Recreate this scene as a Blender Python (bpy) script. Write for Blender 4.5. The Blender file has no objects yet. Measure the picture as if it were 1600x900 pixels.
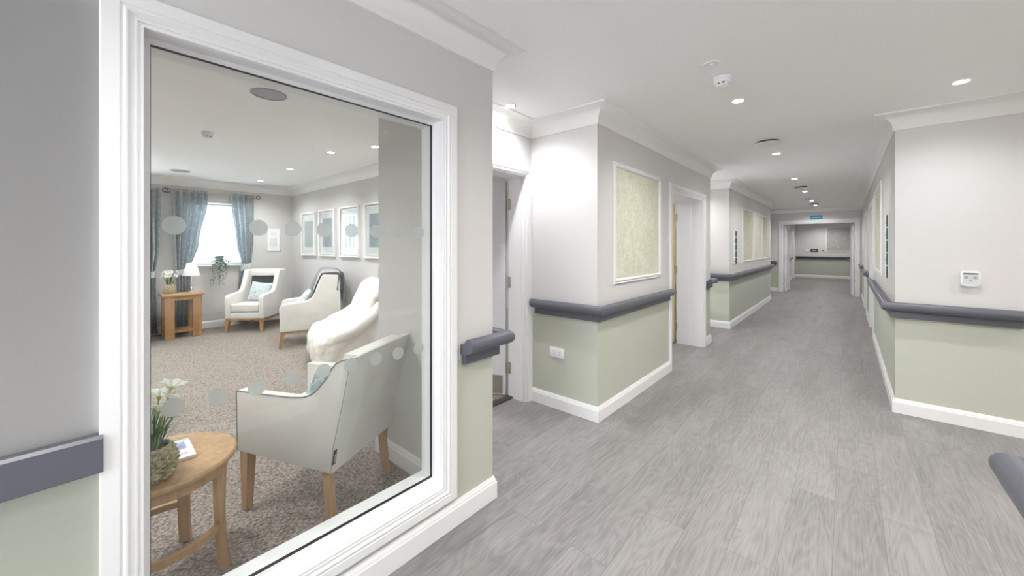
import bpy, bmesh, math, random
from mathutils import Vector, Matrix
random.seed(7)
PI = math.pi
SC = bpy.context.scene
COL = SC.collection
CEIL = 2.495

# ------------------------------------------------------------------ materials
def newmat(name):
    m = bpy.data.materials.new(name); m.use_nodes = True
    nt = m.node_tree; b = nt.nodes['Principled BSDF']
    return m, nt, b
def N(nt, typ, **kw):
    n = nt.nodes.new(typ)
    for k, v in kw.items():
        if k in n.inputs: n.inputs[k].default_value = v
        else: setattr(n, k, v)
    return n
def plain(name, col, rough=0.5, metal=0.0, spec=0.5, bump=0.0, bscale=200, **kw):
    m, nt, b = newmat(name)
    b.inputs['Base Color'].default_value = (*col, 1)
    b.inputs['Roughness'].default_value = rough
    b.inputs['Metallic'].default_value = metal
    b.inputs['Specular IOR Level'].default_value = spec
    # faint variation of the colour so that no surface is perfectly flat
    tc = N(nt, 'ShaderNodeTexCoord')
    nz = N(nt, 'ShaderNodeTexNoise', Scale=bscale, Detail=3.0)
    nt.links.new(tc.outputs['Object'], nz.inputs['Vector'])
    if bump > 0:
        bp = N(nt, 'ShaderNodeBump', Strength=bump, Distance=0.002)
        nt.links.new(nz.outputs['Fac'], bp.inputs['Height'])
        nt.links.new(bp.outputs['Normal'], b.inputs['Normal'])
    for k, v in kw.items(): b.inputs[k].default_value = v
    return m
def ramp(nt, fac, stops, interp='LINEAR'):
    r = nt.nodes.new('ShaderNodeValToRGB'); r.color_ramp.interpolation = interp
    el = r.color_ramp.elements
    while len(el) < len(stops): el.new(0.5)
    for e, (p, c) in zip(el, stops): e.position = p; e.color = (*c, 1)
    nt.links.new(fac, r.inputs['Fac'])
    return r.outputs['Color']
def math_(nt, op, a, b=None):
    n = nt.nodes.new('ShaderNodeMath'); n.operation = op
    for i, v in enumerate((a, b)):
        if v is None: continue
        if isinstance(v, (int, float)): n.inputs[i].default_value = v
        else: nt.links.new(v, n.inputs[i])
    return n.outputs[0]
def mixc(nt, fac, a, b, mode='MIX'):
    n = nt.nodes.new('ShaderNodeMix'); n.data_type = 'RGBA'; n.blend_type = mode
    for sock, v in ((n.inputs[0], fac), (n.inputs[6], a), (n.inputs[7], b)):
        if isinstance(v, (int, float)): sock.default_value = v
        elif isinstance(v, tuple): sock.default_value = (*v, 1)
        else: nt.links.new(v, sock)
    return n.outputs[2]

GREY_P = (0.66, 0.645, 0.64)
SAGE_P = (0.50, 0.522, 0.452)
def mat_corridor_paint():
    m, nt, b = newmat('corridor_wall_paint')
    g = N(nt, 'ShaderNodeNewGeometry')
    s = N(nt, 'ShaderNodeSeparateXYZ'); nt.links.new(g.outputs['Position'], s.inputs[0])
    f = math_(nt, 'GREATER_THAN', s.outputs['Z'], 0.82)
    c = mixc(nt, f, SAGE_P, GREY_P)
    nt.links.new(c, b.inputs['Base Color'])
    b.inputs['Roughness'].default_value = 0.62
    b.inputs['Specular IOR Level'].default_value = 0.3
    nz = N(nt, 'ShaderNodeTexNoise', Scale=260.0, Detail=2.0)
    nt.links.new(g.outputs['Position'], nz.inputs['Vector'])
    bp = N(nt, 'ShaderNodeBump', Strength=0.04, Distance=0.001)
    nt.links.new(nz.outputs['Fac'], bp.inputs['Height']); nt.links.new(bp.outputs['Normal'], b.inputs['Normal'])
    return m
def mat_planks():
    m, nt, b = newmat('grey_oak_vinyl_planks')
    g = N(nt, 'ShaderNodeNewGeometry')
    mp = N(nt, 'ShaderNodeMapping'); mp.inputs['Rotation'].default_value = (0, 0, PI/2)
    mp.inputs['Location'].default_value = (0.3, 0.05, 0)
    nt.links.new(g.outputs['Position'], mp.inputs['Vector'])
    br = N(nt, 'ShaderNodeTexBrick', offset=0.37, offset_frequency=2, squash=1.0)
    br.inputs['Scale'].default_value = 1.0; br.inputs['Brick Width'].default_value = 1.22
    br.inputs['Row Height'].default_value = 0.184; br.inputs['Mortar Size'].default_value = 0.0011
    br.inputs['Mortar Smooth'].default_value = 0.3; br.inputs['Bias'].default_value = 0.0
    br.inputs['Color1'].default_value = (0, 0, 0, 1); br.inputs['Color2'].default_value = (1, 1, 1, 1)
    br.inputs['Mortar'].default_value = (0.5, 0.5, 0.5, 1)
    nt.links.new(mp.outputs[0], br.inputs['Vector'])
    bw = N(nt, 'ShaderNodeRGBToBW'); nt.links.new(br.outputs['Color'], bw.inputs[0])
    # per plank offset of the grain
    off = N(nt, 'ShaderNodeVectorMath', operation='MULTIPLY'); off.inputs[1].default_value = (7.3, 13.1, 5.7)
    cmb = N(nt, 'ShaderNodeCombineXYZ')
    for i in range(3): nt.links.new(bw.outputs[0], cmb.inputs[i])
    nt.links.new(cmb.outputs[0], off.inputs[0])
    add = N(nt, 'ShaderNodeVectorMath', operation='ADD')
    nt.links.new(g.outputs['Position'], add.inputs[0]); nt.links.new(off.outputs[0], add.inputs[1])
    m1 = N(nt, 'ShaderNodeMapping'); m1.inputs['Scale'].default_value = (5.0, 1.0, 1)
    nt.links.new(add.outputs[0], m1.inputs['Vector'])
    n1 = N(nt, 'ShaderNodeTexNoise', Scale=1.3, Detail=2.0, Roughness=0.42, Distortion=0.5)
    nt.links.new(m1.outputs[0], n1.inputs['Vector'])
    # cathedral figure: contour lines of a smooth stretched noise
    rings = math_(nt, 'SINE', math_(nt, 'MULTIPLY', n1.outputs['Fac'], 95.0))
    m2 = N(nt, 'ShaderNodeMapping'); m2.inputs['Scale'].default_value = (150.0, 5.0, 1)
    nt.links.new(add.outputs[0], m2.inputs['Vector'])
    n2 = N(nt, 'ShaderNodeTexNoise', Scale=1.0, Detail=5.0, Roughness=0.62)
    nt.links.new(m2.outputs[0], n2.inputs['Vector'])
    m3 = N(nt, 'ShaderNodeMapping'); m3.inputs['Scale'].default_value = (7.0, 1.6, 1)
    nt.links.new(add.outputs[0], m3.inputs['Vector'])
    n3 = N(nt, 'ShaderNodeTexNoise', Scale=1.0, Detail=4.0, Roughness=0.6)
    nt.links.new(m3.outputs[0], n3.inputs['Vector'])
    v = math_(nt, 'ADD', math_(nt, 'MULTIPLY', rings, 0.038), math_(nt, 'MULTIPLY', n2.outputs['Fac'], 0.56))
    v = math_(nt, 'ADD', v, math_(nt, 'MULTIPLY', n3.outputs['Fac'], 0.36))
    v = math_(nt, 'ADD', v, math_(nt, 'MULTIPLY', bw.outputs[0], 0.08))
    c = ramp(nt, v, [(0.25, (0.133, 0.126, 0.127)), (0.45, (0.208, 0.198, 0.199)), (0.58, (0.264, 0.252, 0.253)), (0.80, (0.330, 0.317, 0.318))])
    c = mixc(nt, math_(nt, 'MULTIPLY', br.outputs['Fac'], 0.75), c, (0.11, 0.105, 0.10))
    nt.links.new(c, b.inputs['Base Color'])
    r = math_(nt, 'ADD', math_(nt, 'MULTIPLY', n2.outputs['Fac'], 0.2), 0.34)
    nt.links.new(r, b.inputs['Roughness'])
    b.inputs['Specular IOR Level'].default_value = 0.42
    h = math_(nt, 'SUBTRACT', math_(nt, 'MULTIPLY', n2.outputs['Fac'], 0.4), br.outputs['Fac'])
    bp = N(nt, 'ShaderNodeBump', Strength=0.25, Distance=0.001)
    nt.links.new(h, bp.inputs['Height']); nt.links.new(bp.outputs['Normal'], b.inputs['Normal'])
    return m
def mat_carpet():
    m, nt, b = newmat('taupe_loop_carpet')
    g = N(nt, 'ShaderNodeNewGeometry')
    n0 = N(nt, 'ShaderNodeTexNoise', Scale=9.0, Detail=2.0)
    nt.links.new(g.outputs['Position'], n0.inputs['Vector'])
    mpx = N(nt, 'ShaderNodeMapping'); mpx.inputs['Scale'].default_value = (130, 60, 60); mpx.inputs['Rotation'].default_value = (0, 0, 0.5)
    nt.links.new(g.outputs['Position'], mpx.inputs['Vector'])
    vo = N(nt, 'ShaderNodeTexVoronoi', Scale=1.0); nt.links.new(mpx.outputs[0], vo.inputs['Vector'])
    n2 = N(nt, 'ShaderNodeTexNoise', Scale=70.0, Detail=4.0, Roughness=0.7)
    nt.links.new(g.outputs['Position'], n2.inputs['Vector'])
    v = math_(nt, 'ADD', math_(nt, 'MULTIPLY', vo.outputs['Distance'], -0.55), math_(nt, 'MULTIPLY', n2.outputs['Fac'], 0.95))
    v = math_(nt, 'ADD', v, math_(nt, 'MULTIPLY', n0.outputs['Fac'], 0.10))
    c = ramp(nt, v, [(0.0, (0.09, 0.072, 0.062)), (0.22, (0.215, 0.18, 0.158)), (0.45, (0.40, 0.34, 0.305))])
    nt.links.new(c, b.inputs['Base Color'])
    b.inputs['Roughness'].default_value = 0.95; b.inputs['Specular IOR Level'].default_value = 0.1
    b.inputs['Sheen Weight'].default_value = 0.15
    bp = N(nt, 'ShaderNodeBump', Strength=0.6, Distance=0.004)
    nt.links.new(v, bp.inputs['Height']); nt.links.new(bp.outputs['Normal'], b.inputs['Normal'])
    return m
def leafy(name, base, line, dark, scale=7.0, thr=0.06):
    """leaf shaped cells with veins: a printed botanical pattern"""
    m, nt, b = newmat(name)
    tc = N(nt, 'ShaderNodeTexCoord')
    nz = N(nt, 'ShaderNodeTexNoise', Scale=scale*0.5, Detail=2.0)
    nt.links.new(tc.outputs['Object'], nz.inputs['Vector'])
    sub = N(nt, 'ShaderNodeVectorMath', operation='SCALE'); sub.inputs['Scale'].default_value = 0.35
    nt.links.new(nz.outputs['Color'], sub.inputs[0])
    add = N(nt, 'ShaderNodeVectorMath', operation='ADD')
    nt.links.new(tc.outputs['Object'], add.inputs[0]); nt.links.new(sub.outputs[0], add.inputs[1])
    mp = N(nt, 'ShaderNodeMapping'); mp.inputs['Rotation'].default_value = (0.6, 0.5, 0.4)
    mp.inputs['Scale'].default_value = (1.0, 1.7, 1.0)
    nt.links.new(add.outputs[0], mp.inputs['Vector'])
    v1 = N(nt, 'ShaderNodeTexVoronoi', Scale=scale, feature='DISTANCE_TO_EDGE')
    nt.links.new(mp.outputs[0], v1.inputs['Vector'])
    v2 = N(nt, 'ShaderNodeTexVoronoi', Scale=scale, feature='F1')
    nt.links.new(mp.outputs[0], v2.inputs['Vector'])
    wv = N(nt, 'ShaderNodeTexWave', Scale=scale*2.4, Distortion=6.0, Detail=1.5)
    nt.links.new(add.outputs[0], wv.inputs['Vector'])
    e = math_(nt, 'LESS_THAN', v1.outputs['Distance'], thr)
    f = math_(nt, 'MULTIPLY', math_(nt, 'GREATER_THAN', wv.outputs['Fac'], 0.72), math_(nt, 'GREATER_THAN', v1.outputs['Distance'], thr*1.6))
    sp = N(nt, 'ShaderNodeSeparateColor'); nt.links.new(v2.outputs['Color'], sp.inputs[0])
    c = mixc(nt, math_(nt, 'MULTIPLY', sp.outputs[0], 0.75), base, dark)
    c = mixc(nt, math_(nt, 'MULTIPLY', f, 0.4), c, line)
    c = mixc(nt, math_(nt, 'MULTIPLY', e, 0.75), c, line)
    nt.links.new(c, b.inputs['Base Color'])
    b.inputs['Roughness'].default_value = 0.75; b.inputs['Specular IOR Level'].default_value = 0.2
    return m
def mat_wood(name, c1, c2, scale=1.0, rough=0.42):
    m, nt, b = newmat(name)
    tc = N(nt, 'ShaderNodeTexCoord')
    mp = N(nt, 'ShaderNodeMapping'); mp.inputs['Scale'].default_value = (26*scale, 26*scale, 2.4*scale)
    nt.links.new(tc.outputs['Object'], mp.inputs['Vector'])
    n1 = N(nt, 'ShaderNodeTexNoise', Scale=1.0, Detail=5.0, Roughness=0.6, Distortion=0.7)
    nt.links.new(mp.outputs[0], n1.inputs['Vector'])
    c = ramp(nt, n1.outputs['Fac'], [(0.25, c1), (0.72, c2)])
    nt.links.new(c, b.inputs['Base Color'])
    b.inputs['Roughness'].default_value = rough
    bp = N(nt, 'ShaderNodeBump', Strength=0.08, Distance=0.001)
    nt.links.new(n1.outputs['Fac'], bp.inputs['Height']); nt.links.new(bp.outputs['Normal'], b.inputs['Normal'])
    return m
def mat_glass(name='window_glass', tint=(0.95, 0.97, 0.96)):
    m = bpy.data.materials.new(name); m.use_nodes = True; nt = m.node_tree
    for n in list(nt.nodes): nt.nodes.remove(n)
    out = N(nt, 'ShaderNodeOutputMaterial')
    tr = N(nt, 'ShaderNodeBsdfTransparent'); tr.inputs[0].default_value = (*tint, 1)
    gl = N(nt, 'ShaderNodeBsdfGlossy'); gl.inputs['Roughness'].default_value = 0.0; gl.inputs[0].default_value = (1, 1, 1, 1)
    g = N(nt, 'ShaderNodeNewGeometry')
    ior = math_(nt, 'ADD', math_(nt, 'MULTIPLY', g.outputs['Backfacing'], 1/1.5-1.5), 1.5)
    fr = N(nt, 'ShaderNodeFresnel'); nt.links.new(ior, fr.inputs['IOR'])
    mx = N(nt, 'ShaderNodeMixShader')
    nt.links.new(fr.outputs[0], mx.inputs[0]); nt.links.new(tr.outputs[0], mx.inputs[1]); nt.links.new(gl.outputs[0], mx.inputs[2])
    nt.links.new(mx.outputs[0], out.inputs[0])
    return m
def mat_film():
    m = bpy.data.materials.new('frosted_film'); m.use_nodes = True; nt = m.node_tree
    for n in list(nt.nodes): nt.nodes.remove(n)
    out = N(nt, 'ShaderNodeOutputMaterial')
    rf = N(nt, 'ShaderNodeBsdfRefraction', Roughness=0.55, IOR=1.06); rf.inputs['Color'].default_value = (0.98, 1.0, 0.99, 1)
    d = N(nt, 'ShaderNodeBsdfDiffuse'); d.inputs[0].default_value = (0.60, 0.64, 0.62, 1)
    mx = N(nt, 'ShaderNodeMixShader'); mx.inputs[0].default_value = 0.46
    nt.links.new(rf.outputs[0], mx.inputs[1]); nt.links.new(d.outputs[0], mx.inputs[2])
    nt.links.new(mx.outputs[0], out.inputs[0])
    return m
def mat_translucent(name, col, fac=0.5):
    m = bpy.data.materials.new(name); m.use_nodes = True; nt = m.node_tree
    for n in list(nt.nodes): nt.nodes.remove(n)
    out = N(nt, 'ShaderNodeOutputMaterial')
    d = N(nt, 'ShaderNodeBsdfDiffuse'); d.inputs[0].default_value = (*col, 1)
    t = N(nt, 'ShaderNodeBsdfTranslucent'); t.inputs[0].default_value = (*col, 1)
    a = N(nt, 'ShaderNodeMixShader'); a.inputs[0].default_value = fac
    nt.links.new(d.outputs[0], a.inputs[1]); nt.links.new(t.outputs[0], a.inputs[2]); nt.links.new(a.outputs[0], out.inputs[0])
    return m
def mat_emit(name, col, s):
    m, nt, b = newmat(name)
    b.inputs['Base Color'].default_value = (*col, 1)
    b.inputs['Emission Color'].default_value = (*col, 1); b.inputs['Emission Strength'].default_value = s
    return m
def mat_vinyl():
    m, nt, b = newmat('cream_vinyl_upholstery')
    tc = N(nt, 'ShaderNodeTexCoord')
    n1 = N(nt, 'ShaderNodeTexNoise', Scale=5.0, Detail=2.0); nt.links.new(tc.outputs['Object'], n1.inputs['Vector'])
    v = N(nt, 'ShaderNodeTexVoronoi', Scale=420.0); nt.links.new(tc.outputs['Object'], v.inputs['Vector'])
    c = ramp(nt, n1.outputs['Fac'], [(0.3, (0.70, 0.685, 0.655)), (0.7, (0.76, 0.745, 0.715))])
    nt.links.new(c, b.inputs['Base Color'])
    b.inputs['Roughness'].default_value = 0.46; b.inputs['Specular IOR Level'].default_value = 0.4
    h = math_(nt, 'ADD', math_(nt, 'MULTIPLY', v.outputs['Distance'], 0.06), n1.outputs['Fac'])
    bp = N(nt, 'ShaderNodeBump', Strength=0.25, Distance=0.01); nt.links.new(h, bp.inputs['Height']); nt.links.new(bp.outputs['Normal'], b.inputs['Normal'])
    return m
def mat_wicker():
    m, nt, b = newmat('seagrass_weave')
    tc = N(nt, 'ShaderNodeTexCoord')
    n1 = N(nt, 'ShaderNodeTexNoise', Scale=60.0, Detail=4.0); nt.links.new(tc.outputs['Object'], n1.inputs['Vector'])
    c = ramp(nt, n1.outputs['Fac'], [(0.3, (0.20, 0.155, 0.08)), (0.5, (0.44, 0.38, 0.22)), (0.72, (0.66, 0.61, 0.42))])
    nt.links.new(c, b.inputs['Base Color']); b.inputs['Roughness'].default_value = 0.8
    return m
def mat_blue_art():
    return leafy('blue_grey_print', (0.27, 0.31, 0.37), (0.50, 0.53, 0.58), (0.21, 0.25, 0.30), scale=42.0, thr=0.08)

M = dict(
    wall=mat_corridor_paint(),
    lounge=plain('lounge_wall_paint', (0.60, 0.585, 0.58), 0.65, spec=0.3, bump=0.04, bscale=260),
    ceil=plain('ceiling_paint', (0.88, 0.88, 0.88), 0.75, spec=0.2, bump=0.03, bscale=200),
    white=plain('white_satin_paint', (0.80, 0.80, 0.815), 0.32, spec=0.5),
    coving=plain('white_coving_paint', (0.84, 0.835, 0.825), 0.6, spec=0.3),
    planks=mat_planks(), carpet=mat_carpet(),
    slate=plain('slate_grey_rail', (0.105, 0.108, 0.134), 0.34, spec=0.5, bump=0.05, bscale=90),
    black=plain('black_rubber', (0.008, 0.008, 0.009), 0.5),
    glass=mat_glass(), film=mat_film(),
    steel=plain('brushed_steel', (0.50, 0.48, 0.45), 0.35, 0.9, bump=0.1, bscale=120),
    chrome=plain('polished_chrome', (0.75, 0.75, 0.76), 0.12, 1.0),
    wallpaper=leafy('green_botanical_wallpaper', (0.64, 0.635, 0.515), (0.51, 0.51, 0.40), (0.71, 0.705, 0.60), scale=6.0, thr=0.02),
    wallpaper_grey=leafy('grey_botanical_wallpaper', (0.42, 0.41, 0.40), (0.55, 0.54, 0.53), (0.36, 0.355, 0.35), scale=7.0, thr=0.05),
    curtain=leafy('blue_grey_leaf_curtain_fabric', (0.50, 0.555, 0.59), (0.74, 0.77, 0.79), (0.36, 0.415, 0.46), scale=9.5, thr=0.045),
    cushion=leafy('pale_blue_leaf_cushion_fabric', (0.44, 0.54, 0.58), (0.78, 0.80, 0.80), (0.34, 0.45, 0.50), scale=14.0, thr=0.10),
    vinyl=mat_vinyl(),
    bean=plain('ivory_leatherette', (0.90, 0.87, 0.82), 0.40, spec=0.4, bump=0.5, bscale=9),
    oak=mat_wood('golden_oak', (0.30, 0.155, 0.06), (0.50, 0.29, 0.125)),
    beech=mat_wood('pale_beech', (0.36, 0.205, 0.095), (0.54, 0.345, 0.185)),
    socket=plain('white_plastic', (0.82, 0.82, 0.86), 0.3),
    dgrey=plain('dark_grey_plastic', (0.035, 0.037, 0.04), 0.4),
    mgrey=plain('mid_grey_plastic', (0.33, 0.34, 0.37), 0.5),
    lgrey=plain('light_grey_plastic', (0.62, 0.64, 0.64), 0.45),
    darkfab=plain('charcoal_fabric', (0.03, 0.031, 0.036), 0.85, bump=0.3, bscale=300),
    throw=plain('grey_blue_woven_throw', (0.44, 0.465, 0.53), 0.9, bump=0.4, bscale=260),
    piping=plain('grey_piping', (0.25, 0.25, 0.26), 0.5),
    blue=plain('blue_sign_plastic', (0.03, 0.26, 0.46), 0.35),
    pblue=plain('pale_blue_print', (0.25, 0.62, 0.80), 0.4),
    dgreen=leafy('dark_green_photo_print', (0.035, 0.09, 0.075), (0.16, 0.24, 0.20), (0.02, 0.05, 0.045), scale=22.0, thr=0.08),
    paper=plain('white_paper', (0.82, 0.82, 0.84), 0.6),
    mint=plain('mint_print', (0.42, 0.74, 0.64), 0.5),
    dark=plain('dark_threshold', (0.05, 0.035, 0.03), 0.5),
    art=mat_blue_art(),
    greenleaf=plain('green_leaf', (0.10, 0.21, 0.055), 0.5, bump=0.2, bscale=60),
    darkleaf=plain('dark_green_leaf', (0.045, 0.095, 0.045), 0.5, bump=0.2, bscale=60),
    sageleaf=plain('grey_green_leaf', (0.13, 0.22, 0.15), 0.6),
    petal=mat_translucent('white_petal', (0.96, 0.97, 0.95), 0.12),
    yellow=plain('yellow_flower_heart', (0.75, 0.55, 0.05), 0.6),
    palegreen=plain('pale_green_flower_base', (0.40, 0.52, 0.12), 0.6),
    wicker=mat_wicker(),
    soil=plain('dark_soil', (0.03, 0.024, 0.018), 0.95, bump=0.5, bscale=80),
    shade=mat_translucent('white_lamp_shade_fabric', (0.80, 0.80, 0.84), 0.3),
    blind=mat_translucent('white_blind_fabric', (0.85, 0.86, 0.88), 0.65),
    lamp=mat_emit('lit_lamp', (1.0, 0.98, 0.95), 60.0),
    cream=plain('cream_door_edge', (0.62, 0.53, 0.33), 0.45),
    doorgrey=plain('pale_grey_door_paint', (0.62, 0.62, 0.66), 0.4),
)

# ------------------------------------------------------------------ mesh helpers
def merge(bm, tmp, mat=0, Mx=None):
    me = bpy.data.meshes.new('tmp')
    if Mx is not None: tmp.transform(Mx)
    for f in tmp.faces:
        if mat: f.material_index = mat
    tmp.to_mesh(me); tmp.free(); bm.from_mesh(me); bpy.data.meshes.remove(me)
def box(bm, x0, x1, y0, y1, z0, z1, bev=0.0, seg=2, mat=0, Mx=None):
    t = bmesh.new(); bmesh.ops.create_cube(t, size=1.0)
    for v in t.verts:
        v.co = Vector(((x0+x1)/2+v.co.x*(x1-x0), (y0+y1)/2+v.co.y*(y1-y0), (z0+z1)/2+v.co.z*(z1-z0)))
    if bev > 0: bmesh.ops.bevel(t, geom=t.edges[:], offset=bev, segments=seg, profile=0.5, affect='EDGES')
    merge(bm, t, mat, Mx)
def prism(bm, poly, a0, a1, axis='x', bev=0.0, seg=2, mat=0, Mx=None):
    """poly in the two other axes (in cyclic reading y,z / x,z / x,y), extruded along axis"""
    t = bmesh.new()
    def P(u, v, a): return {'x': (a, u, v), 'y': (u, a, v), 'z': (u, v, a)}[axis]
    va = [t.verts.new(P(u, v, a0)) for u, v in poly]; vb = [t.verts.new(P(u, v, a1)) for u, v in poly]
    t.faces.new(va); t.faces.new(vb[::-1]); n = len(poly)
    for i in range(n): t.faces.new((va[i], vb[i], vb[(i+1) % n], va[(i+1) % n]))
    bmesh.ops.recalc_face_normals(t, faces=t.faces[:])
    if bev > 0:
        es = [e for e in t.edges if len(e.link_faces) == 2 and e.calc_face_angle(0) > 0.5]
        bmesh.ops.bevel(t, geom=es, offset=bev, segments=seg, profile=0.5, affect='EDGES')
    merge(bm, t, mat, Mx)
def lathe(bm, prof, c=(0, 0, 0), n=32, mat=0, Mx=None, cap=True):
    t = bmesh.new(); rings = []
    for r, z in prof:
        rings.append([t.verts.new((c[0]+r*math.cos(2*PI*i/n), c[1]+r*math.sin(2*PI*i/n), c[2]+z)) for i in range(n)])
    for a, b in zip(rings, rings[1:]):
        for i in range(n): t.faces.new((a[i], a[(i+1) % n], b[(i+1) % n], b[i]))
    if cap:
        t.faces.new(rings[0][::-1]); t.faces.new(rings[-1])
    bmesh.ops.recalc_face_normals(t, faces=t.faces[:])
    merge(bm, t, mat, Mx)
def tube(bm, pts, rad, n=8, mat=0, Mx=None, closed=False):
    t = bmesh.new(); pts = [Vector(p) for p in pts]; rings = []; L = len(pts)
    up = Vector((0, 0, 1))
    for i, p in enumerate(pts):
        a = pts[(i-1) % L] if closed or i > 0 else p; b = pts[(i+1) % L] if closed or i < L-1 else p
        d = (b-a).normalized()
        s = d.cross(up)
        if s.length < 1e-3: s = d.cross(Vector((1, 0, 0)))
        s.normalize(); u = s.cross(d)
        r = rad[i] if isinstance(rad, (list, tuple)) else rad
        rings.append([t.verts.new(p+s*r*math.cos(2*PI*k/n)+u*r*math.sin(2*PI*k/n)) for k in range(n)])
    m = L if closed else L-1
    for i in range(m):
        a, b = rings[i], rings[(i+1) % L]
        for k in range(n): t.faces.new((a[k], a[(k+1) % n], b[(k+1) % n], b[k]))
    if not closed: t.faces.new(rings[0][::-1]); t.faces.new(rings[-1])
    bmesh.ops.recalc_face_normals(t, faces=t.faces[:])
    merge(bm, t, mat, Mx)
def sweep(bm, path, prof, U=(0, 0, 1), side=1, closed=False, mat=0):
    """sweep a closed profile (a sideways, b along U) along a flat path with mitred corners"""
    t = bmesh.new(); U = Vector(U); P = [Vector(p) for p in path]; L = len(P)
    segs = [(P[(i+1) % L]-P[i]).normalized() for i in range(L if closed else L-1)]
    S = [s.cross(U)*side for s in segs]
    rings = []
    for i, p in enumerate(P):
        if closed: s0, s1 = S[i-1], S[i]
        else: s0 = S[max(i-1, 0)]; s1 = S[min(i, L-2)]
        mt = (s0+s1); mt = mt/mt.length; k = 1/max(0.2, mt.dot(s1))
        rings.append([t.verts.new(p+mt*(a*k)+U*b) for a, b in prof])
    n = len(prof)
    for i in range(L if closed else L-1):
        A, B = rings[i], rings[(i+1) % L]
        for k in range(n): t.faces.new((A[k], A[(k+1) % n], B[(k+1) % n], B[k]))
    if not closed: t.faces.new(rings[0]); t.faces.new(rings[-1][::-1])
    bmesh.ops.recalc_face_normals(t, faces=t.faces[:])
    merge(bm, t, mat)
def obj(name, bm, mats, parent=None, angle=32, sub=0):
    me = bpy.data.meshes.new(name); bm.to_mesh(me); bm.free()
    if not isinstance(mats, (list, tuple)): mats = [mats]
    for m in mats: me.materials.append(m)
    for p in me.polygons: p.use_smooth = True
    me.set_sharp_from_angle(angle=math.radians(angle))
    o = bpy.data.objects.new(name, me); COL.objects.link(o)
    if parent is not None: o.parent = parent
    if sub:
        s = o.modifiers.new('s', 'SUBSURF'); s.levels = sub; s.render_levels = sub
    return o
def empty(name, loc=(0, 0, 0), rz=0.0):
    o = bpy.data.objects.new(name, None); COL.objects.link(o); o.location = loc; o.rotation_euler = (0, 0, rz); o.empty_display_size = 0.1
    return o
def tag(o, label, cat, group=None):
    o['label'] = label; o['category'] = cat
    if group: o['group'] = group
    return o
def struct(name, bm, mats, parent=None, angle=32):
    o = obj(name, bm, mats, parent, angle)
    if parent is None: o['kind'] = 'structure'
    return o
def sroot(name, loc=(0, 0, 0)):
    o = empty(name, loc); o['kind'] = 'structure'; return o
def copy_tree(o, parent=None):
    c = o.copy(); COL.objects.link(c); c.parent = parent
    for ch in o.children: copy_tree(ch, c)
    return c
def B(): return bmesh.new()

# ------------------------------------------------------------------ walls with openings
def wall(name, x0, x1, y0, y1, holes=(), along='y', z1=CEIL, faces=None, mats=None):
    """one wall; holes = (a0,a1,z0,z1) along its length; faces: {(axis,sign): material index}"""
    bm = B(); lo, hi = (y0, y1) if along == 'y' else (x0, x1)
    A = sorted({lo, hi, *[h[0] for h in holes], *[h[1] for h in holes]})
    Z = sorted({0.0, z1, *[h[2] for h in holes], *[h[3] for h in holes]})
    for a, b in zip(A, A[1:]):
        for c, d in zip(Z, Z[1:]):
            ma, mc = (a+b)/2, (c+d)/2
            if any(h[0] < ma < h[1] and h[2] < mc < h[3] for h in holes): continue
            if along == 'y': box(bm, x0, x1, a, b, c, d)
            else: box(bm, a, b, y0, y1, c, d)
    bmesh.ops.remove_doubles(bm, verts=bm.verts[:], dist=1e-5)
    seen = {}
    for f in bm.faces: seen.setdefault(tuple(sorted(v.index for v in f.verts)), []).append(f)
    bm.verts.index_update()
    seen = {}
    for f in bm.faces: seen.setdefault(tuple(sorted(v.index for v in f.verts)), []).append(f)
    kill = [f for fs in seen.values() if len(fs) > 1 for f in fs]
    if kill: bmesh.ops.delete(bm, geom=kill, context='FACES_ONLY')
    if faces:
        for f in bm.faces:
            for (ax, sg), mi in faces.items():
                if f.normal['xyz'.index(ax)]*sg > 0.9: f.material_index = mi
    return struct(name, bm, mats or [M['wall'], M['lounge']])

# window wall between corridor and lounge
HOLE = (0.121, 1.165, 0.227, 2.006)
wall('wall_left', -1.62, -1.48, -3.5, 1.52, [HOLE], faces={('x', -1): 1})
wall('wall_left_return', -2.405, -1.62, 1.355, 1.52, along='x', faces={('y', -1): 1})
wall('wall_lounge_door', -2.405, -2.16, 1.52, 2.72, [(1.70, 2.65, 0.0, 2.03)], faces={('x', -1): 1})
wall('wall_lounge_pictures', -8.15, -2.405, 2.76, 3.0, along='x', mats=[M['lounge']])
wall('wall_lounge_windows', -8.40, -8.15, -3.5, 3.0, [(1.13, 2.02, 1.07, 2.13), (-0.95, 0.50, 1.07, 2.13)], mats=[M['lounge']])
wall('wall_lounge_rear', -8.15, -1.62, -3.7, -3.5, along='x', mats=[M['lounge']])
# block of rooms between the lounge and the next recess
wall('wall_block_front', -2.405, -1.49, 2.72, 3.0, along='x')
wall('wall_block_corridor', -1.83, -1.49, 3.0, 6.03, [(4.40, 5.68, 0.0, 2.03)])
wall('wall_block_end', -2.60, -1.83, 5.90, 6.03, along='x')
wall('wall_block_room', -3.4, -3.3, 3.0, 5.9)
wall('wall_recess_near', -2.74, -2.60, 5.9, 7.36)
wall('wall_second_block_front', -2.60, -1.49, 7.22, 7.36, along='x')
wall('wall_second_block_corridor', -1.63, -1.49, 7.36, 11.80)
wall('wall_recess_far', -2.04, -1.90, 11.66, 14.14)
wall('wall_second_block_end', -1.90, -1.63, 11.66, 11.80, along='x')
wall('wall_end_doors', -1.90, 0.30, 14.0, 14.14, [(-1.47, 0.17, 0.0, 2.05)], along='x')
wall('wall_far_left', -1.88, -1.74, 14.14, 21.1, [(19.45, 20.45, 0.0, 2.03)])
wall('wall_far_end', -2.6, 1.6, 21.1, 21.24, along='x')
wall('wall_far_right', 0.30, 0.44, 14.14, 21.1)
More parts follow.
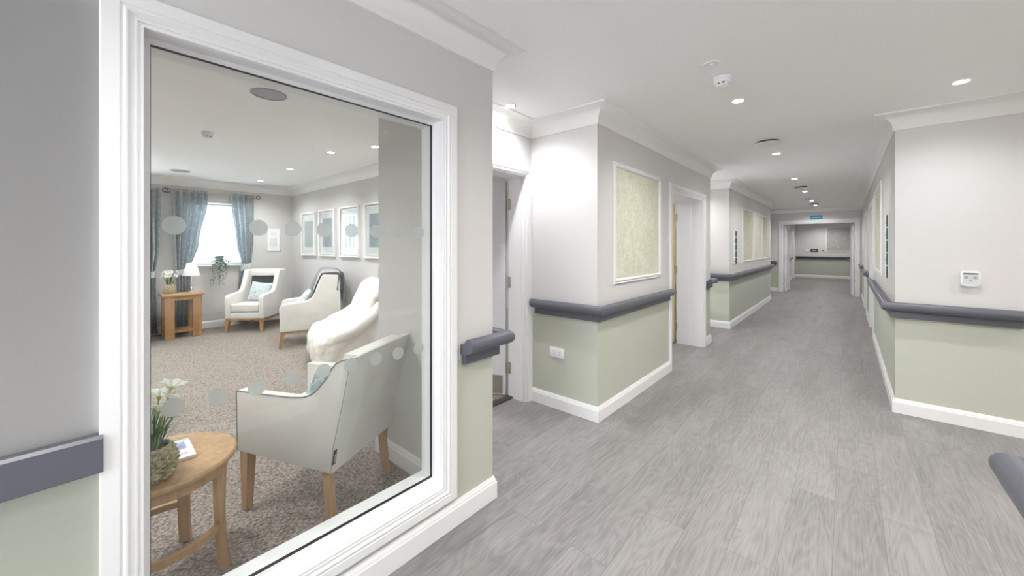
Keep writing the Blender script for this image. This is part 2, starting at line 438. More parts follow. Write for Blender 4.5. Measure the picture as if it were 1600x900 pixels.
# right side
wall('wall_right', 0.30, 0.58, 4.535, 14.14, [(7.85, 8.95, 0.0, 2.03), (10.6, 11.6, 0.0, 2.03)])
wall('wall_right_front', 0.58, 3.6, 4.535, 4.70, along='x')
wall('wall_right_rooms', 1.6, 1.74, 4.70, 14.14)
wall('wall_side_passage_end', 3.6, 3.8, 1.33, 4.535)
wall('wall_side_passage', 0.34, 3.6, 1.15, 1.33, along='x')
wall('wall_right_behind', 0.34, 0.48, -3.5, 1.15)
wall('wall_behind', -1.48, 0.34, -3.7, -3.5, [(-1.38, 0.24, 0.15, 2.1)], along='x')  # opening for the added daylight window

bm = B(); box(bm, -2.33, 4.0, -3.7, 21.3, -0.06, 0.0); struct('floor', bm, M['planks'])
bm = B(); box(bm, -8.4, -2.33, -3.7, 5.9, -0.06, 0.0); box(bm, -2.33, -1.62, -3.7, 1.355, 0.0, 0.003); struct('floor_lounge', bm, M['carpet'])
bm = B(); box(bm, -8.4, 4.0, -3.7, 21.3, CEIL, CEIL+0.08); struct('ceiling', bm, M['ceil'])

# coving and skirting follow the walls
def arc(cx, cz, r, a0, a1, n):
    return [(cx+r*math.cos(a0+(a1-a0)*i/n), cz+r*math.sin(a0+(a1-a0)*i/n)) for i in range(n+1)]
COVE = [(0, 0), (0, -0.130), (0.010, -0.130), (0.012, -0.122)] + [(0.118-0.104*math.cos(t), -0.118+0.104*math.sin(t)) for t in [i*PI/2/9 for i in range(10)]] + [(0.124, -0.012), (0.130, -0.010), (0.130, 0)]
SKIRT = [(0, 0), (0.018, 0), (0.018, 0.088), (0.0165, 0.091), (0.014, 0.092), (0.014, 0.097), (0.012, 0.104), (0.008, 0.110), (0.006, 0.118), (0, 0.118)]
def coving(name, pts):
    bm = B(); sweep(bm, [(x, y, CEIL) for x, y in pts], COVE); struct(name, bm, M['coving'], angle=40)
def skirting(name, *runs):
    bm = B()
    for r in runs: sweep(bm, [(x, y, 0.0005) for x, y in r], SKIRT)
    struct(name, bm, M['white'], angle=25)
coving('trim_1', [(-1.48, -3.5), (-1.48, 1.52), (-2.16, 1.52), (-2.16, 2.72), (-1.49, 2.72), (-1.49, 6.03), (-2.60, 6.03), (-2.60, 7.22), (-1.49, 7.22), (-1.49, 11.8), (-1.90, 11.8), (-1.90, 14.0), (0.30, 14.0), (0.30, 4.535), (3.6, 4.535), (3.6, 1.33), (0.34, 1.33), (0.34, -3.5)])
coving('trim_2', [(-8.15, -3.5), (-8.15, 2.76), (-2.405, 2.76), (-2.405, 1.355), (-1.62, 1.355), (-1.62, -3.5)])
skirting('baseboard_left', [(-1.48, -3.5), (-1.48, 1.52), (-2.16, 1.52), (-2.16, 1.62)])
skirting('baseboard_block', [(-2.16, 2.72), (-1.49, 2.72), (-1.49, 4.33)])
skirting('baseboard_block_far', [(-1.49, 5.76), (-1.49, 6.03), (-2.60, 6.03), (-2.60, 7.22), (-1.49, 7.22), (-1.49, 11.8), (-1.90, 11.8), (-1.90, 14.0), (-1.58, 14.0)])
skirting('baseboard_right', [(0.30, 7.77), (0.30, 4.535), (3.6, 4.535), (3.6, 1.33), (0.34, 1.33), (0.34, -3.5)])
skirting('baseboard_right_middle', [(0.30, 10.52), (0.30, 9.03)])
skirting('baseboard_right_far', [(0.30, 14.0), (0.30, 11.68)])
skirting('baseboard_end', [(-1.74, 14.14), (-1.74, 19.37)], [(-1.74, 20.53), (-1.74, 21.1), (0.30, 21.1), (0.30, 14.14)])
skirting('baseboard_lounge', [(-8.15, -3.5), (-8.15, 2.76), (-2.405, 2.76), (-2.405, 2.72)], [(-2.405, 1.62), (-2.405, 1.355), (-1.62, 1.355), (-1.62, -3.5)])

# ------------------------------------------------------------------ architraves, door linings, doors
ARCH = [(0.085, 0), (0.085, 0.017), (0.082, 0.020), (0.048, 0.020), (0.046, 0.0165), (0.0425, 0.0165), (0.040, 0.0195), (0.036, 0.021), (0.032, 0.020), (0.028, 0.0165), (0.023, 0.014), (0.019, 0.013), (0.018, 0.016), (0.013, 0.016), (0.012, 0.0115), (0.008, 0.0115), (0.006, 0.0135), (0.001, 0.0135), (0, 0.012), (0, 0)]
def arch_u(bm, axis, plane, nrm, a0, a1, ztop, zbot=0.0, closed=False, width=1.0):
    """architrave round an opening from a0 to a1; the profile lies on the wall face 'plane' whose normal sign is nrm"""
    prof = [(a*width, b) for a, b in ARCH]
    def P(a, z): return (plane, a, z) if axis == 'x' else (a, plane, z)
    path = [P(a0, zbot), P(a0, ztop), P(a1, ztop), P(a1, zbot)]
    U = Vector((nrm, 0, 0)) if axis == 'x' else Vector((0, nrm, 0))
    # outward must point away from the opening
    t = Vector((0, 0, 1)); s = t.cross(U); mid = (a0+a1)/2
    outward = -1 if a0 < mid else 1
    comp = s.y if axis == 'x' else s.x
    side = 1 if comp*outward > 0 else -1
    sweep(bm, path, prof, U=U, side=side, closed=closed)
def hinge(bm, x, y, z, ax):
    if ax == 'x': box(bm, x-0.018, x+0.018, y-0.004, y+0.002, z-0.05, z+0.05, 0.001, 1)
    else: box(bm, x-0.004, x+0.002, y-0.018, y+0.018, z-0.05, z+0.05, 0.001, 1)
    tube(bm, [(x, y-0.006, z-0.052), (x, y-0.006, z+0.052)], 0.006, 8)
def door_leaf(root, hx, hy, direction, width, mat, height=1.99, thick=0.044, edge=None, kick=True, handle=True, panels=True, t_side=1):
    """a leaf hinged at (hx,hy), running along 'direction' (radians)"""
    leaf_bm = B(); Mx = Matrix.Translation((hx, hy, 0)) @ Matrix.Rotation(direction, 4, 'Z')
    box(leaf_bm, 0.002, width, 0, thick*t_side, 0.008, height, 0.0015, 1, Mx=Mx) if t_side > 0 else box(leaf_bm, 0.002, width, -thick, 0, 0.008, height, 0.0015, 1, Mx=Mx)
    lf = obj('door_leaf', leaf_bm, mat, root)
    yf = 0 if t_side > 0 else -thick
    if panels:
        b = B()
        for z0, z1 in ((0.30, 0.95), (1.12, 1.85)):
            p = [Mx @ Vector(q) for q in ((0.13, yf, z0), (0.13, yf, z1), (width-0.13, yf, z1), (width-0.13, yf, z0))]
            nrm = (Mx.to_3x3() @ Vector((0, -1, 0))).normalized()
            sweep(b, p, [(0, 0), (0, 0.006), (0.012, 0.009), (0.020, 0.006), (0.022, 0)], U=nrm, side=-1, closed=True)
        obj('panel_moulding', b, mat, lf)
    if edge:
        b = B(); box(b, -0.001, 0.002, min(0, thick*t_side)+0.002, max(0, thick*t_side)-0.002, 0.01, height-0.002, Mx=Mx); obj('leaf_edge', b, edge, lf)
    if kick:
        for ya, yb in ((min(0, thick*t_side)-0.002, min(0, thick*t_side)-0.0002), (max(0, thick*t_side)+0.0002, max(0, thick*t_side)+0.002)):
            b = B(); box(b, 0.03, width-0.03, ya, yb, 0.02, 0.19, Mx=Mx); obj('kick_plate', b, M['steel'], lf)
    if handle:
        b = B()
        for s, yy in ((-1, min(0, thick*t_side)), (1, max(0, thick*t_side))):
            box(b, width-0.09, width-0.05, yy-0.004 if s < 0 else yy, yy if s < 0 else yy+0.004, 0.92, 1.08, 0.001, 1, Mx=Mx)
            tube(b, [Mx @ Vector((width-0.07, yy, 1.0)), Mx @ Vector((width-0.07, yy+s*0.05, 1.0)), Mx @ Vector((width-0.19, yy+s*0.055, 1.0))], 0.009, 10)
        obj('lever_handle', b, M['steel'], lf)
    return lf
def hinges(root, pts, ax='x'):
    for x, y, z in pts:
        b = B(); hinge(b, x, y, z, ax); obj('hinge', b, M['steel'], root)

# door 1: lounge door seen past the window wall
d1 = sroot('door_1')
b = B(); arch_u(b, 'x', -2.16, 1, 1.70, 2.65, 2.03, width=0.82); obj('architrave', b, M['white'], d1, 25)
b = B()
box(b, -2.36, -2.158, 2.635, 2.652, 0, 2.03); box(b, -2.36, -2.158, 1.698, 1.715, 0, 2.03); box(b, -2.36, -2.158, 1.715, 2.635, 2.012, 2.03)
box(b, -2.30, -2.20, 2.625, 2.636, 0, 2.012); obj('door_lining', b, M['white'], d1)
b = B(); box(b, -2.375, -2.30, 1.70, 2.65, 0.0005, 0.012, 0.003, 1); obj('threshold_strip', b, M['dark'], d1)
lf = door_leaf(d1, -2.385, 2.625, math.atan2(-0.455, -0.89), 0.90, M['doorgrey'], t_side=-1)
hinges(lf, [(-2.352, 2.633, z) for z in (0.27, 1.06, 1.78)])
# door 2: deep doorway in the block, leaf opened inwards
d2 = sroot('door_2')
b = B(); arch_u(b, 'x', -1.49, 1, 4.40, 5.68, 2.03, width=0.82); obj('architrave', b, M['white'], d2, 25)
b = B()
box(b, -1.84, -1.488, 5.660, 5.682, 0, 2.03); box(b, -1.84, -1.488, 4.398, 4.42, 0, 2.03); box(b, -1.84, -1.488, 4.42, 5.66, 2.008, 2.03)
box(b, -1.70, -1.64, 5.645, 5.662, 0, 2.008); box(b, -1.70, -1.64, 4.42, 4.437, 0, 2.008); obj('door_lining', b, M['white'], d2)
lf = door_leaf(d2, -1.865, 5.64, math.radians(183), 0.92, M['cream'], t_side=-1, kick=False, panels=False)
hinges(lf, [(-1.845, 5.655, z) for z in (0.25, 1.05, 1.80)])
# door 3, 4: openings in the right corridor wall
for nm, a0, a1 in (('door_3', 7.85, 8.95), ('door_4', 10.6, 11.6)):
    d = sroot(nm)
    b = B(); arch_u(b, 'x', 0.30, -1, a0, a1, 2.03, width=0.82); obj('architrave', b, M['white'], d, 25)
    b = B(); box(b, 0.298, 0.585, a1-0.02, a1+0.002, 0, 2.03); box(b, 0.298, 0.585, a0-0.002, a0+0.02, 0, 2.03); box(b, 0.298, 0.585, a0+0.02, a1-0.02, 2.008, 2.03)
    obj('door_lining', b, M['white'], d)
    door_leaf(d, 0.56, a1-0.03, math.radians(-90), a1-a0-0.06, M['white'], t_side=1, kick=False)
# door 5: double doors across the corridor
d5 = sroot('door_5')
b = B(); arch_u(b, 'y', 14.0, -1, -1.47, 0.17, 2.05, width=1.05); obj('architrave', b, M['white'], d5, 25)
b = B(); box(b, -1.472, -1.45, 13.998, 14.145, 0, 2.05); box(b, 0.15, 0.172, 13.998, 14.145, 0, 2.05); box(b, -1.45, 0.15, 13.998, 14.145, 2.03, 2.05); obj('door_lining', b, M['white'], d5)
lf = door_leaf(d5, -1.435, 14.16, math.radians(88), 0.80, M['white'], t_side=-1, kick=False)
for z in (0.32, 1.0, 1.72):
    b = B(); box(b, -1.452, -1.425, 14.12, 14.15, z-0.06, z+0.06, 0.002, 1); obj('hinge', b, M['steel'], lf)
lf = door_leaf(d5, 0.135, 14.16, math.radians(92), 0.80, M['white'], t_side=1, kick=False)
for z in (0.32, 1.0, 1.72):
    b = B(); box(b, 0.125, 0.152, 14.12, 14.15, z-0.06, z+0.06, 0.002, 1); obj('hinge', b, M['steel'], lf)
d6 = sroot('door_6')
b = B(); arch_u(b, 'x', -1.74, 1, 19.45, 20.45, 2.03, width=0.82); obj('architrave', b, M['white'], d6, 25)
b = B(); box(b, -1.89, -1.738, 20.43, 20.452, 0, 2.03); box(b, -1.89, -1.738, 19.448, 19.47, 0, 2.03); box(b, -1.89, -1.738, 19.47, 20.43, 2.01, 2.03); obj('door_lining', b, M['white'], d6)
door_leaf(d6, -1.84, 19.475, math.radians(90), 0.95, M['white'], t_side=1, kick=False)

# ------------------------------------------------------------------ the big window
w1 = sroot('window_1')
y0, y1, z0, z1 = HOLE
for pl, s in ((-1.48, 1), (-1.62, -1)):
    b = B(); arch_u(b, 'x', pl, s, y0, y1, z1, z0, closed=True); obj('architrave', b, M['white'], w1, 20)
S = 0.018; zb = 0.246
b = B()
def ring_x(b, xa, xb, oy0, oy1, oz0, oz1, iy0, iy1, iz0, iz1):
    box(b, xa, xb, oy0, iy0, oz0, oz1); box(b, xa, xb, iy1, oy1, oz0, oz1)
    box(b, xa, xb, iy0, iy1, oz0, iz0); box(b, xa, xb, iy0, iy1, iz1, oz1)
ring_x(b, -1.618, -1.482, y0-0.004, y1+0.004, z0-0.004, z1+0.004, y0+0.0015, y1-0.0015, z0+0.0015, z1-0.0015)
ring_x(b, -1.616, -1.530, y0+0.0015, y1-0.0015, z0+0.0015, z1-0.0015, y0+S, y1-S, zb+0.018, z1-S)
prism(b, [(-1.482, z0+0.0015), (-1.482, z0+0.004), (-1.530, zb), (-1.530, z0+0.0015)], y0+0.002, y1-0.002, 'y')
prism(b, [(-1.505, 0.236), (-1.505, 0.243), (-1.508, 0.246), (-1.514, 0.246), (-1.518, 0.24)], y0+0.002, y1-0.002, 'y')
obj('window_frame', b, M['white'], w1)
b = B(); ring_x(b, -1.545, -1.5305, y0+S-0.002, y1-S+0.002, zb+0.016, z1-S+0.002, y0+S+0.0015, y1-S-0.0015, zb+0.0195, z1-S-0.0015)
obj('gasket', b, M['black'], w1)
b = B(); box(b, -1.5445, -1.5385, y0+S-0.001, y1-S+0.001, zb+0.017, z1-S+0.001); obj('glass_pane', b, M['glass'], w1)
for zc, yo in ((1.461, 0.193), (0.909, 0.190)):
    for k in range(9):
        b = B(); Mx = Matrix.Translation((-1.5378, yo+0.1105*k, zc)) @ Matrix.Rotation(PI/2, 4, 'Y')
        lathe(b, [(0.0285, -0.0003), (0.0285, 0.0003)], n=40, Mx=Mx); obj('frosted_dot', b, M['film'], w1)

# far lounge windows
for nm, a0, a1 in (('window_2', 1.13, 2.02), ('window_3', -0.95, 0.50)):
    w = sroot(nm); b = B()
    ring_x(b, -8.36, -8.31, a0, a1, 1.07, 2.13, a0+0.05, a1-0.05, 1.12, 2.08)
    n = 1 if a1-a0 < 1 else 2
    if n > 1: box(b, -8.355, -8.315, (a0+a1)/2-0.03, (a0+a1)/2+0.03, 1.12, 2.08)
    obj('window_frame', b, M['white'], w)
    b = B(); box(b, -8.337, -8.333, a0+0.05, a1-0.05, 1.12, 2.08); obj('glass_pane', b, M['glass'], w)
    b = B(); box(b, -8.36, -8.09, a0-0.03, a1+0.03, 1.045, 1.07, 0.006, 2); obj('window_sill', b, M['white'], w)
w = sroot('fill_window'); b = B()  # unseen window added behind the camera to let in cool fill daylight
box(b, -1.38, -1.32, -3.64, -3.58, 0.15, 2.1); box(b, 0.18, 0.24, -3.64, -3.58, 0.15, 2.1); box(b, -0.60, -0.54, -3.64, -3.58, 0.15, 2.1); box(b, -1.32, 0.18, -3.64, -3.58, 0.15, 0.2); box(b, -1.32, 0.18, -3.64, -3.58, 2.05, 2.1)
obj('window_frame', b, M['white'], w)

# ------------------------------------------------------------------ handrails
GRIP = [(0.001, 0.846), (0.030, 0.846), (0.050, 0.850), (0.066, 0.856), (0.080, 0.866), (0.088, 0.879), (0.090, 0.893), (0.087, 0.907), (0.079, 0.919), (0.068, 0.927), (0.057, 0.929), (0.046, 0.925), (0.038, 0.915), (0.031, 0.905), (0.023, 0.899), (0.012, 0.897), (0.001, 0.897)]
BACK = [(0.001, 0.796), (0.026, 0.796), (0.028, 0.798), (0.028, 0.8455), (0.001, 0.8455)]
def handrail(label, pts, group='slate grey handrails along the walls'):
    r = empty('handrail', (pts[0][0], pts[0][1], 0))
    off = Vector((pts[0][0], pts[0][1], 0))
    path = [Vector((x, y, 0))-off for x, y in pts]
    b = B(); sweep(b, path, GRIP); obj('grip_rail', b, M['slate'], r, 40)
    # backing board stops a little short of the grip at both ends
    q = [p.copy() for p in path]
    q[0] += (q[1]-q[0]).normalized()*0.012; q[-1] += (q[-2]-q[-1]).normalized()*0.012
    b = B(); sweep(b, q, BACK); obj('backing_board', b, M['slate'], r, 40)
    return tag(r, label, 'handrail', group)
r = empty('wall_guard_board', (-1.48, 0.043, 0))
b = B(); sweep(b, [(0, -3.5, 0), (0, 0, 0)], [(0.001, 0.811), (0.026, 0.811), (0.029, 0.814), (0.029, 0.899), (0.023, 0.907), (0.001, 0.907)]); obj('board', b, M['slate'], r, 25)
tag(r, 'flat slate grey guard board on the wall left of the big window', 'wall guard')
handrail('short slate grey handrail wrapping the wall corner right of the big window', [(-1.48, 1.285), (-1.48, 1.52), (-2.05, 1.52)])
handrail('slate grey handrail wrapping the corner above the double power socket', [(-2.11, 2.72), (-1.49, 2.72), (-1.49, 4.315)])
handrail('short slate grey handrail just past the deep white doorway on the left', [(-1.49, 5.79), (-1.49, 6.03), (-2.59, 6.03)])
handrail('long slate grey handrail under the row of three wallpaper panels', [(-2.59, 7.22), (-1.49, 7.22), (-1.49, 11.8), (-1.86, 11.8)])
handrail('short slate grey handrail on the wall left of the corridor double doors', [(-1.89, 14.0), (-1.60, 14.0)])
handrail('slate grey handrail wrapping the right corner below the white wall device', [(0.30, 7.74), (0.30, 4.535), (0.97, 4.535)])
handrail('slate grey handrail on the right wall between its two far doorways', [(0.30, 10.48), (0.30, 9.08)])
handrail('farthest slate grey handrail on the right wall before the double doors', [(0.30, 13.3), (0.30, 11.75)])
handrail('slate grey handrail end jutting in at the bottom right corner', [(0.56, 1.33), (0.34, 1.33), (0.34, -3.49)][::1])
handrail('small slate grey handrail on the left wall beyond the double doors', [(-1.74, 16.8), (-1.74, 19.2)])
handrail('dark handrail across the far end wall under the grey wallpaper panel', [(-1.72, 21.1), (0.28, 21.1)])

# ------------------------------------------------------------------ wallpaper panels
PMOLD = [(0.0, 0), (0.0, 0.010), (0.006, 0.014), (0.012, 0.010), (0.018, 0.012), (0.026, 0.020), (0.034, 0.020), (0.042, 0.014), (0.045, 0.008), (0.045, 0)]
def wp(label, axis, plane, nrm, a0, a1, z0, z1, mat='wallpaper', group=None):
    r = empty('wallpaper_panel', ((plane, (a0+a1)/2, z0) if axis == 'x' else ((a0+a1)/2, plane, z0)))
    off = r.location.copy()
    e = 0.001*nrm
    def P(a, z, d=0.0): return (Vector((plane+e+d, a, z)) if axis == 'x' else Vector((a, plane+e+d, z)))-off
    U = Vector((nrm, 0, 0)) if axis == 'x' else Vector((0, nrm, 0))
    path = [P(a0, z0), P(a0, z1), P(a1, z1), P(a1, z0)]
    s = Vector((0, 0, 1)).cross(U); comp = s.y if axis == 'x' else s.x
    side = 1 if comp > 0 else -1       # inwards
    b = B(); sweep(b, path, PMOLD, U=U, side=side, closed=True); obj('moulding', b, M['white'], r, 25)
    b = B(); A, C = P(a0+0.03, z0+0.03), P(a1-0.03, z1-0.03, 0.004*nrm)
    box(b, min(A.x, C.x), max(A.x, C.x), min(A.y, C.y), max(A.y, C.y), A.z, C.z); obj('wallpaper', b, M[mat], r)
    return tag(r, label, 'wall panel', group)
wp('large green leaf wallpaper panel beside the deep left doorway', 'x', -1.49, 1, 2.98, 4.06, 1.07, 2.115)
g3 = 'green wallpaper panels in a row of three'
wp('nearest of the three green wallpaper panels in a row, next to the sign', 'x', -1.49, 1, 8.22, 9.34, 1.07, 2.115, group=g3)
wp('middle of the three green wallpaper panels in a row', 'x', -1.49, 1, 9.38, 10.44, 1.07, 2.115, group=g3)
wp('farthest of the three green wallpaper panels in a row', 'x', -1.49, 1, 10.50, 11.58, 1.07, 2.115, group=g3)
wp('green wallpaper panel on the right corridor wall behind the narrow sign', 'x', 0.30, -1, 6.0, 7.42, 1.05, 2.15)
wp('grey leaf wallpaper panel on the far end wall beyond the double doors', 'y', 21.1, -1, -0.70, 0.22, 1.12, 2.19, 'wallpaper_grey')

# ------------------------------------------------------------------ signs and wall fittings
def dir_sign(label, plane, nrm, yl, yr, z0, z1, rows=5):
    """board of five printed slats; yl = the side read first"""
    r = empty('directory_sign', (plane, (yl+yr)/2, z0)); off = r.location.copy(); e = nrm
    def bx(b, ya, yb, za, zb, d0, d1, bev=0):
        xs = sorted((plane+e*d0, plane+e*d1)); ys = sorted((ya, yb))
        box(b, xs[0]-off.x, xs[1]-off.x, ys[0]-off.y, ys[1]-off.y, za-off.z, zb-off.z, bev, 1)
    L = lambda t: yl+(yr-yl)*t
    b = B(); bx(b, yl, yr, z0, z1, 0.001, 0.010, 0.001); obj('sign_board', b, M['paper'], r)
    h = (z1-z0)/rows
    for k in range(rows):
        b = B(); bx(b, L(0.46), L(0.86), z0+k*h+0.006, z0+(k+1)*h-0.006, 0.0105, 0.014); s = obj('picture_strip', b, M['dgreen'], r)
        b = B(); bx(b, L(0.10), L(0.40), z0+k*h+0.045, z0+k*h+0.056, 0.0105, 0.0115); bx(b, L(0.22), L(0.30), z0+k*h+0.07, z0+k*h+0.078, 0.0105, 0.0115); obj('printed_line', b, M['mgrey'], r)
        b = B(); bx(b, L(0.84), L(0.99), z0+k*h-0.004 if k else z0+0.001, z0+k*h+0.006, 0.0105, 0.016); obj('clip', b, M['lgrey'], r)
    return tag(r, label, 'sign')
dir_sign('narrow white sign with dark green strips left of three wallpaper panels', -1.49, 1, 7.47, 7.82, 1.07, 1.66)
dir_sign('narrow sign with dark strips on the right wall near the corner', 0.30, -1, 5.46, 5.02, 1.08, 1.70)
# blue sign over double doors
r = empty('door_sign', (-0.67, 14.0, 2.145))
b = B(); box(b, -0.137, 0.137, -0.008, -0.001, 0.0, 0.115, 0.002, 1); obj('sign_plate', b, M['blue'], r)
b = B(); box(b, -0.105, 0.105, -0.010, -0.0082, 0.045, 0.072); obj('printed_line', b, M['pblue'], r)
tag(r, 'small blue sign above the corridor double doors', 'sign')
r = empty('room_sign', (-1.08, 21.1, 1.115))
b = B(); box(b, -0.13, 0.13, -0.010, -0.001, 0.0, 0.13, 0.003, 1); obj('sign_plate', b, M['dgrey'], r)
b = B(); box(b, -0.07, 0.07, -0.012, -0.0102, 0.055, 0.075); obj('printed_line', b, M['lgrey'], r)
tag(r, 'small black sign on the far end wall left of grey wallpaper panel', 'sign')
b = B(); box(b, -0.06, 0.06, -0.010, -0.001, 0, 0.11, 0.003, 1); o = obj('wall_plate', b, M['socket']); o.location = (-1.31, 21.1, 1.125)  # plain white plate, purpose unknown
tag(o, 'white wall plate on the far end wall beside the black sign', 'wall plate')
b = B(); box(b, -0.025, 0.025, -0.016, -0.001, 0, 0.05, 0.008, 2); o = obj('wall_button', b, M['dgrey']); o.location = (-0.78, 21.1, 1.145)
tag(o, 'tiny dark button on far end wall right of the black sign', 'button')

# double socket
r = empty('power_socket', (-1.8725, 2.72, 0.437))
b = B(); box(b, -0.073, 0.073, -0.011, -0.001, 0, 0.086, 0.003, 2); obj('face_plate', b, M['socket'], r)
for s in (-1, 1):
    cx = s*0.034
    b = B(); box(b, cx-0.003, cx+0.003, -0.0118, -0.0105, 0.050, 0.058); box(b, cx-0.014, cx-0.008, -0.0118, -0.0105, 0.031, 0.036); box(b, cx+0.008, cx+0.014, -0.0118, -0.0105, 0.031, 0.036)
    obj('pin_holes', b, M['dgrey'], r)
    b = B(); box(b, s*0.012-0.006, s*0.012+0.006, -0.015, -0.0105, 0.052, 0.072, 0.0015, 1); obj('rocker_switch', b, M['socket'], r)
tag(r, 'white double power socket on the sage wall below the handrail', 'power socket')

# nurse call unit
r = empty('call_unit', (0.7075, 4.535, 1.085))
def shield(w, h, dz=0.0, rr=0.012):
    pts = [(-w/2, dz+h-rr), (-w/2+rr, dz+h), (w/2-rr, dz+h), (w/2, dz+h-rr)]
    pts += [(w/2*0.99, dz+0.028)] + [(w/2*0.97*math.cos(t)*1.0, dz+0.016-0.016*math.sin(t)**0.8) for t in [PI*i/12 for i in range(1, 12)]] + [(-w/2*0.99, dz+0.028)]
    return pts
b = B(); prism(b, shield(0.100, 0.118), -0.030, -0.001, 'y', 0.003, 2); obj('casing', b, M['socket'], r)
b = B(); prism(b, [(-0.038, 0.018), (0.038, 0.018), (0.041, 0.030), (0.041, 0.108), (-0.041, 0.108), (-0.041, 0.030)], -0.0315, -0.0295, 'y', 0.0006, 1); obj('front_label', b, M['lgrey'], r)
b = B(); box(b, -0.036, 0.036, -0.0335, -0.031, 0.094, 0.103, 0.001, 1); obj('display_slot', b, M['dgrey'], r)
for cx in (-0.022, 0.022):
    b = B(); lathe(b, [(0.010, 0), (0.010, 0.003), (0.008, 0.0038)], n=20, Mx=Matrix.Translation((cx, -0.0313, 0.072)) @ Matrix.Rotation(PI/2, 4, 'X')); obj('button', b, M['mgrey'], r)
b = B(); lathe(b, [(0.0055, 0), (0.0055, 0.003)], n=16, Mx=Matrix.Translation((0, -0.0313, 0.046)) @ Matrix.Rotation(PI/2, 4, 'X')); obj('button', b, M['mgrey'], r)
tag(r, 'white call unit with black slot mounted above the right handrail', 'call unit')

# ------------------------------------------------------------------ ceiling fittings
SPOT_W = 42.0
def spot(x, y, w=None, z=CEIL-0.03, size=150, col=(1.0, 0.98, 0.955), name='downlight_or_fill'):
    l = bpy.data.lights.new(name, 'SPOT'); l.energy = w or SPOT_W; l.spot_size = math.radians(size); l.spot_blend = 0.85
    l.shadow_soft_size = 0.035; l.color = col
    o = bpy.data.objects.new(name, l); COL.objects.link(o); o.location = (x, y, z); return o
def downlight(x, y, label, group, w=None, col=(1.0, 0.98, 0.955)):
    r = empty('downlight', (x, y, CEIL))
    b = B(); lathe(b, [(0.047, -0.0005), (0.047, -0.004), (0.042, -0.007), (0.034, -0.004), (0.034, -0.0005)], n=32, cap=False); obj('bezel', b, M['white'], r)
    b = B(); lathe(b, [(0.033, -0.001), (0.033, -0.003)], n=24); obj('lamp_lens', b, M['lamp'], r)
    s = spot(0, 0, w, -0.012, col=col); s.parent = r
    tag(r, label, 'downlight', group)
gc = 'recessed downlights in the corridor ceiling'
downlight(-0.621, 3.291, 'lit corridor downlight nearest the camera, just past the smoke detector', gc)
downlight(-0.636, 5.496, 'lit corridor downlight right after the first round ceiling vent', gc)
downlight(-0.650, 7.741, 'third corridor downlight, between the first two round vents', gc)
downlight(-0.645, 9.70, 'fourth corridor downlight, just beyond the second round vent', gc)
downlight(-0.655, 11.85, 'fifth corridor downlight, beside the far small detector', gc)
downlight(-0.655, 13.30, 'farthest corridor downlight, in front of the double doors', gc)
downlight(0.571, 3.890, 'lit ceiling downlight at the far right in front of the pale wall', gc, w=22, col=(0.98, 0.985, 1.0))
downlight(-1.983, 2.233, 'bright downlight in the recess over the lounge door', gc, w=34, col=(0.97, 0.98, 1.0))
gl = 'recessed downlights in the lounge ceiling'
LC = (1.0, 0.985, 0.975)
downlight(-3.928, 2.171, 'lounge downlight nearest the pictures wall edge, rightmost seen through the glass', gl, 50, LC)
downlight(-4.561, 1.962, 'second lounge downlight from the right seen through the glass', gl, 50, LC)
downlight(-5.994, 2.002, 'third lounge downlight from the right seen through the glass', gl, 50, LC)
downlight(-7.43, 2.029, 'leftmost lit lounge downlight, closest to the curtains', gl, 50, LC)
# unseen ceiling spots outside the picture, some of them added as fill
spot(-2.5, 0.1, 34, col=LC)  # unseen spot added to brighten the flowers near the glass
for x, y, w_ in ((-0.50, 1.1, 18), (-0.45, -0.2, 29), (-0.60, -1.5, 40), (-0.60, -2.9, 40)): spot(x, y, w_)  # unseen row; spot beside the camera added to brighten the left wall
for x, y, w_ in ((1.9, 3.89, 26),): spot(x, y, w_)
spot(0.25, 1.95, 36, col=(1.0, 0.955, 0.86))  # unseen warm spot added to brighten the corner of the block
for x, y, w_ in ((1.9, 2.0, 62), (3.0, 2.6, 50)): spot(x, y, w_, col=(1.0, 0.955, 0.86))
for x, y in ((-3.0, -0.9), (-4.6, -0.6), (-6.0, -0.6), (-7.4, -0.6), (-4.6, -2.6), (-7.0, -2.6)): spot(x, y, 52, col=LC)
for x, y in ((-0.7, 16.0), (-0.7, 18.3), (-0.7, 20.2)): spot(x, y, SPOT_W*0.8)
spot(-2.1, 6.65, 30)
for x, y in ((1.1, 8.4), (1.1, 11.1), (1.1, 6)): spot(x, y, 20)
spot(-2.6, 4.8, 25)

def detector(x, y, label, s=1.0):
    r = empty('smoke_detector', (x, y, CEIL))
    b = B(); lathe(b, [(0.052*s, -0.0005), (0.052*s, -0.016*s), (0.050*s, -0.018*s)], n=36); obj('base', b, M['socket'], r)
    b = B(); lathe(b, [(0.048*s, -0.018*s), (0.050*s, -0.030*s), (0.047*s, -0.038*s), (0.040*s, -0.040*s)], n=36); obj('body', b, M['socket'], r)
    b = B(); lathe(b, [(0.037*s, -0.040*s), (0.037*s, -0.049*s)], n=36); obj('sensing_slot', b, M['dgrey'], r)
    b = B()
    for k in range(8):
        a = 2*PI*k/8; box(b, 0.0345*s, 0.0405*s, -0.0075*s, 0.0075*s, -0.0495*s, -0.0398*s, Mx=Matrix.Rotation(a, 4, 'Z'))
    lathe(b, [(0.039*s, -0.049*s), (0.037*s, -0.056*s), (0.026*s, -0.061*s)], n=36); obj('cap', b, M['socket'], r)
    tag(r, label, 'smoke detector', 'smoke detectors on the ceilings')
detector(-0.612, 2.775, 'white smoke detector on the corridor ceiling just before the first downlight')
detector(-0.683, 11.1, 'small far smoke detector on the corridor ceiling near the double doors')
detector(-4.655, 0.831, 'white smoke detector on the lounge ceiling seen through the glass')
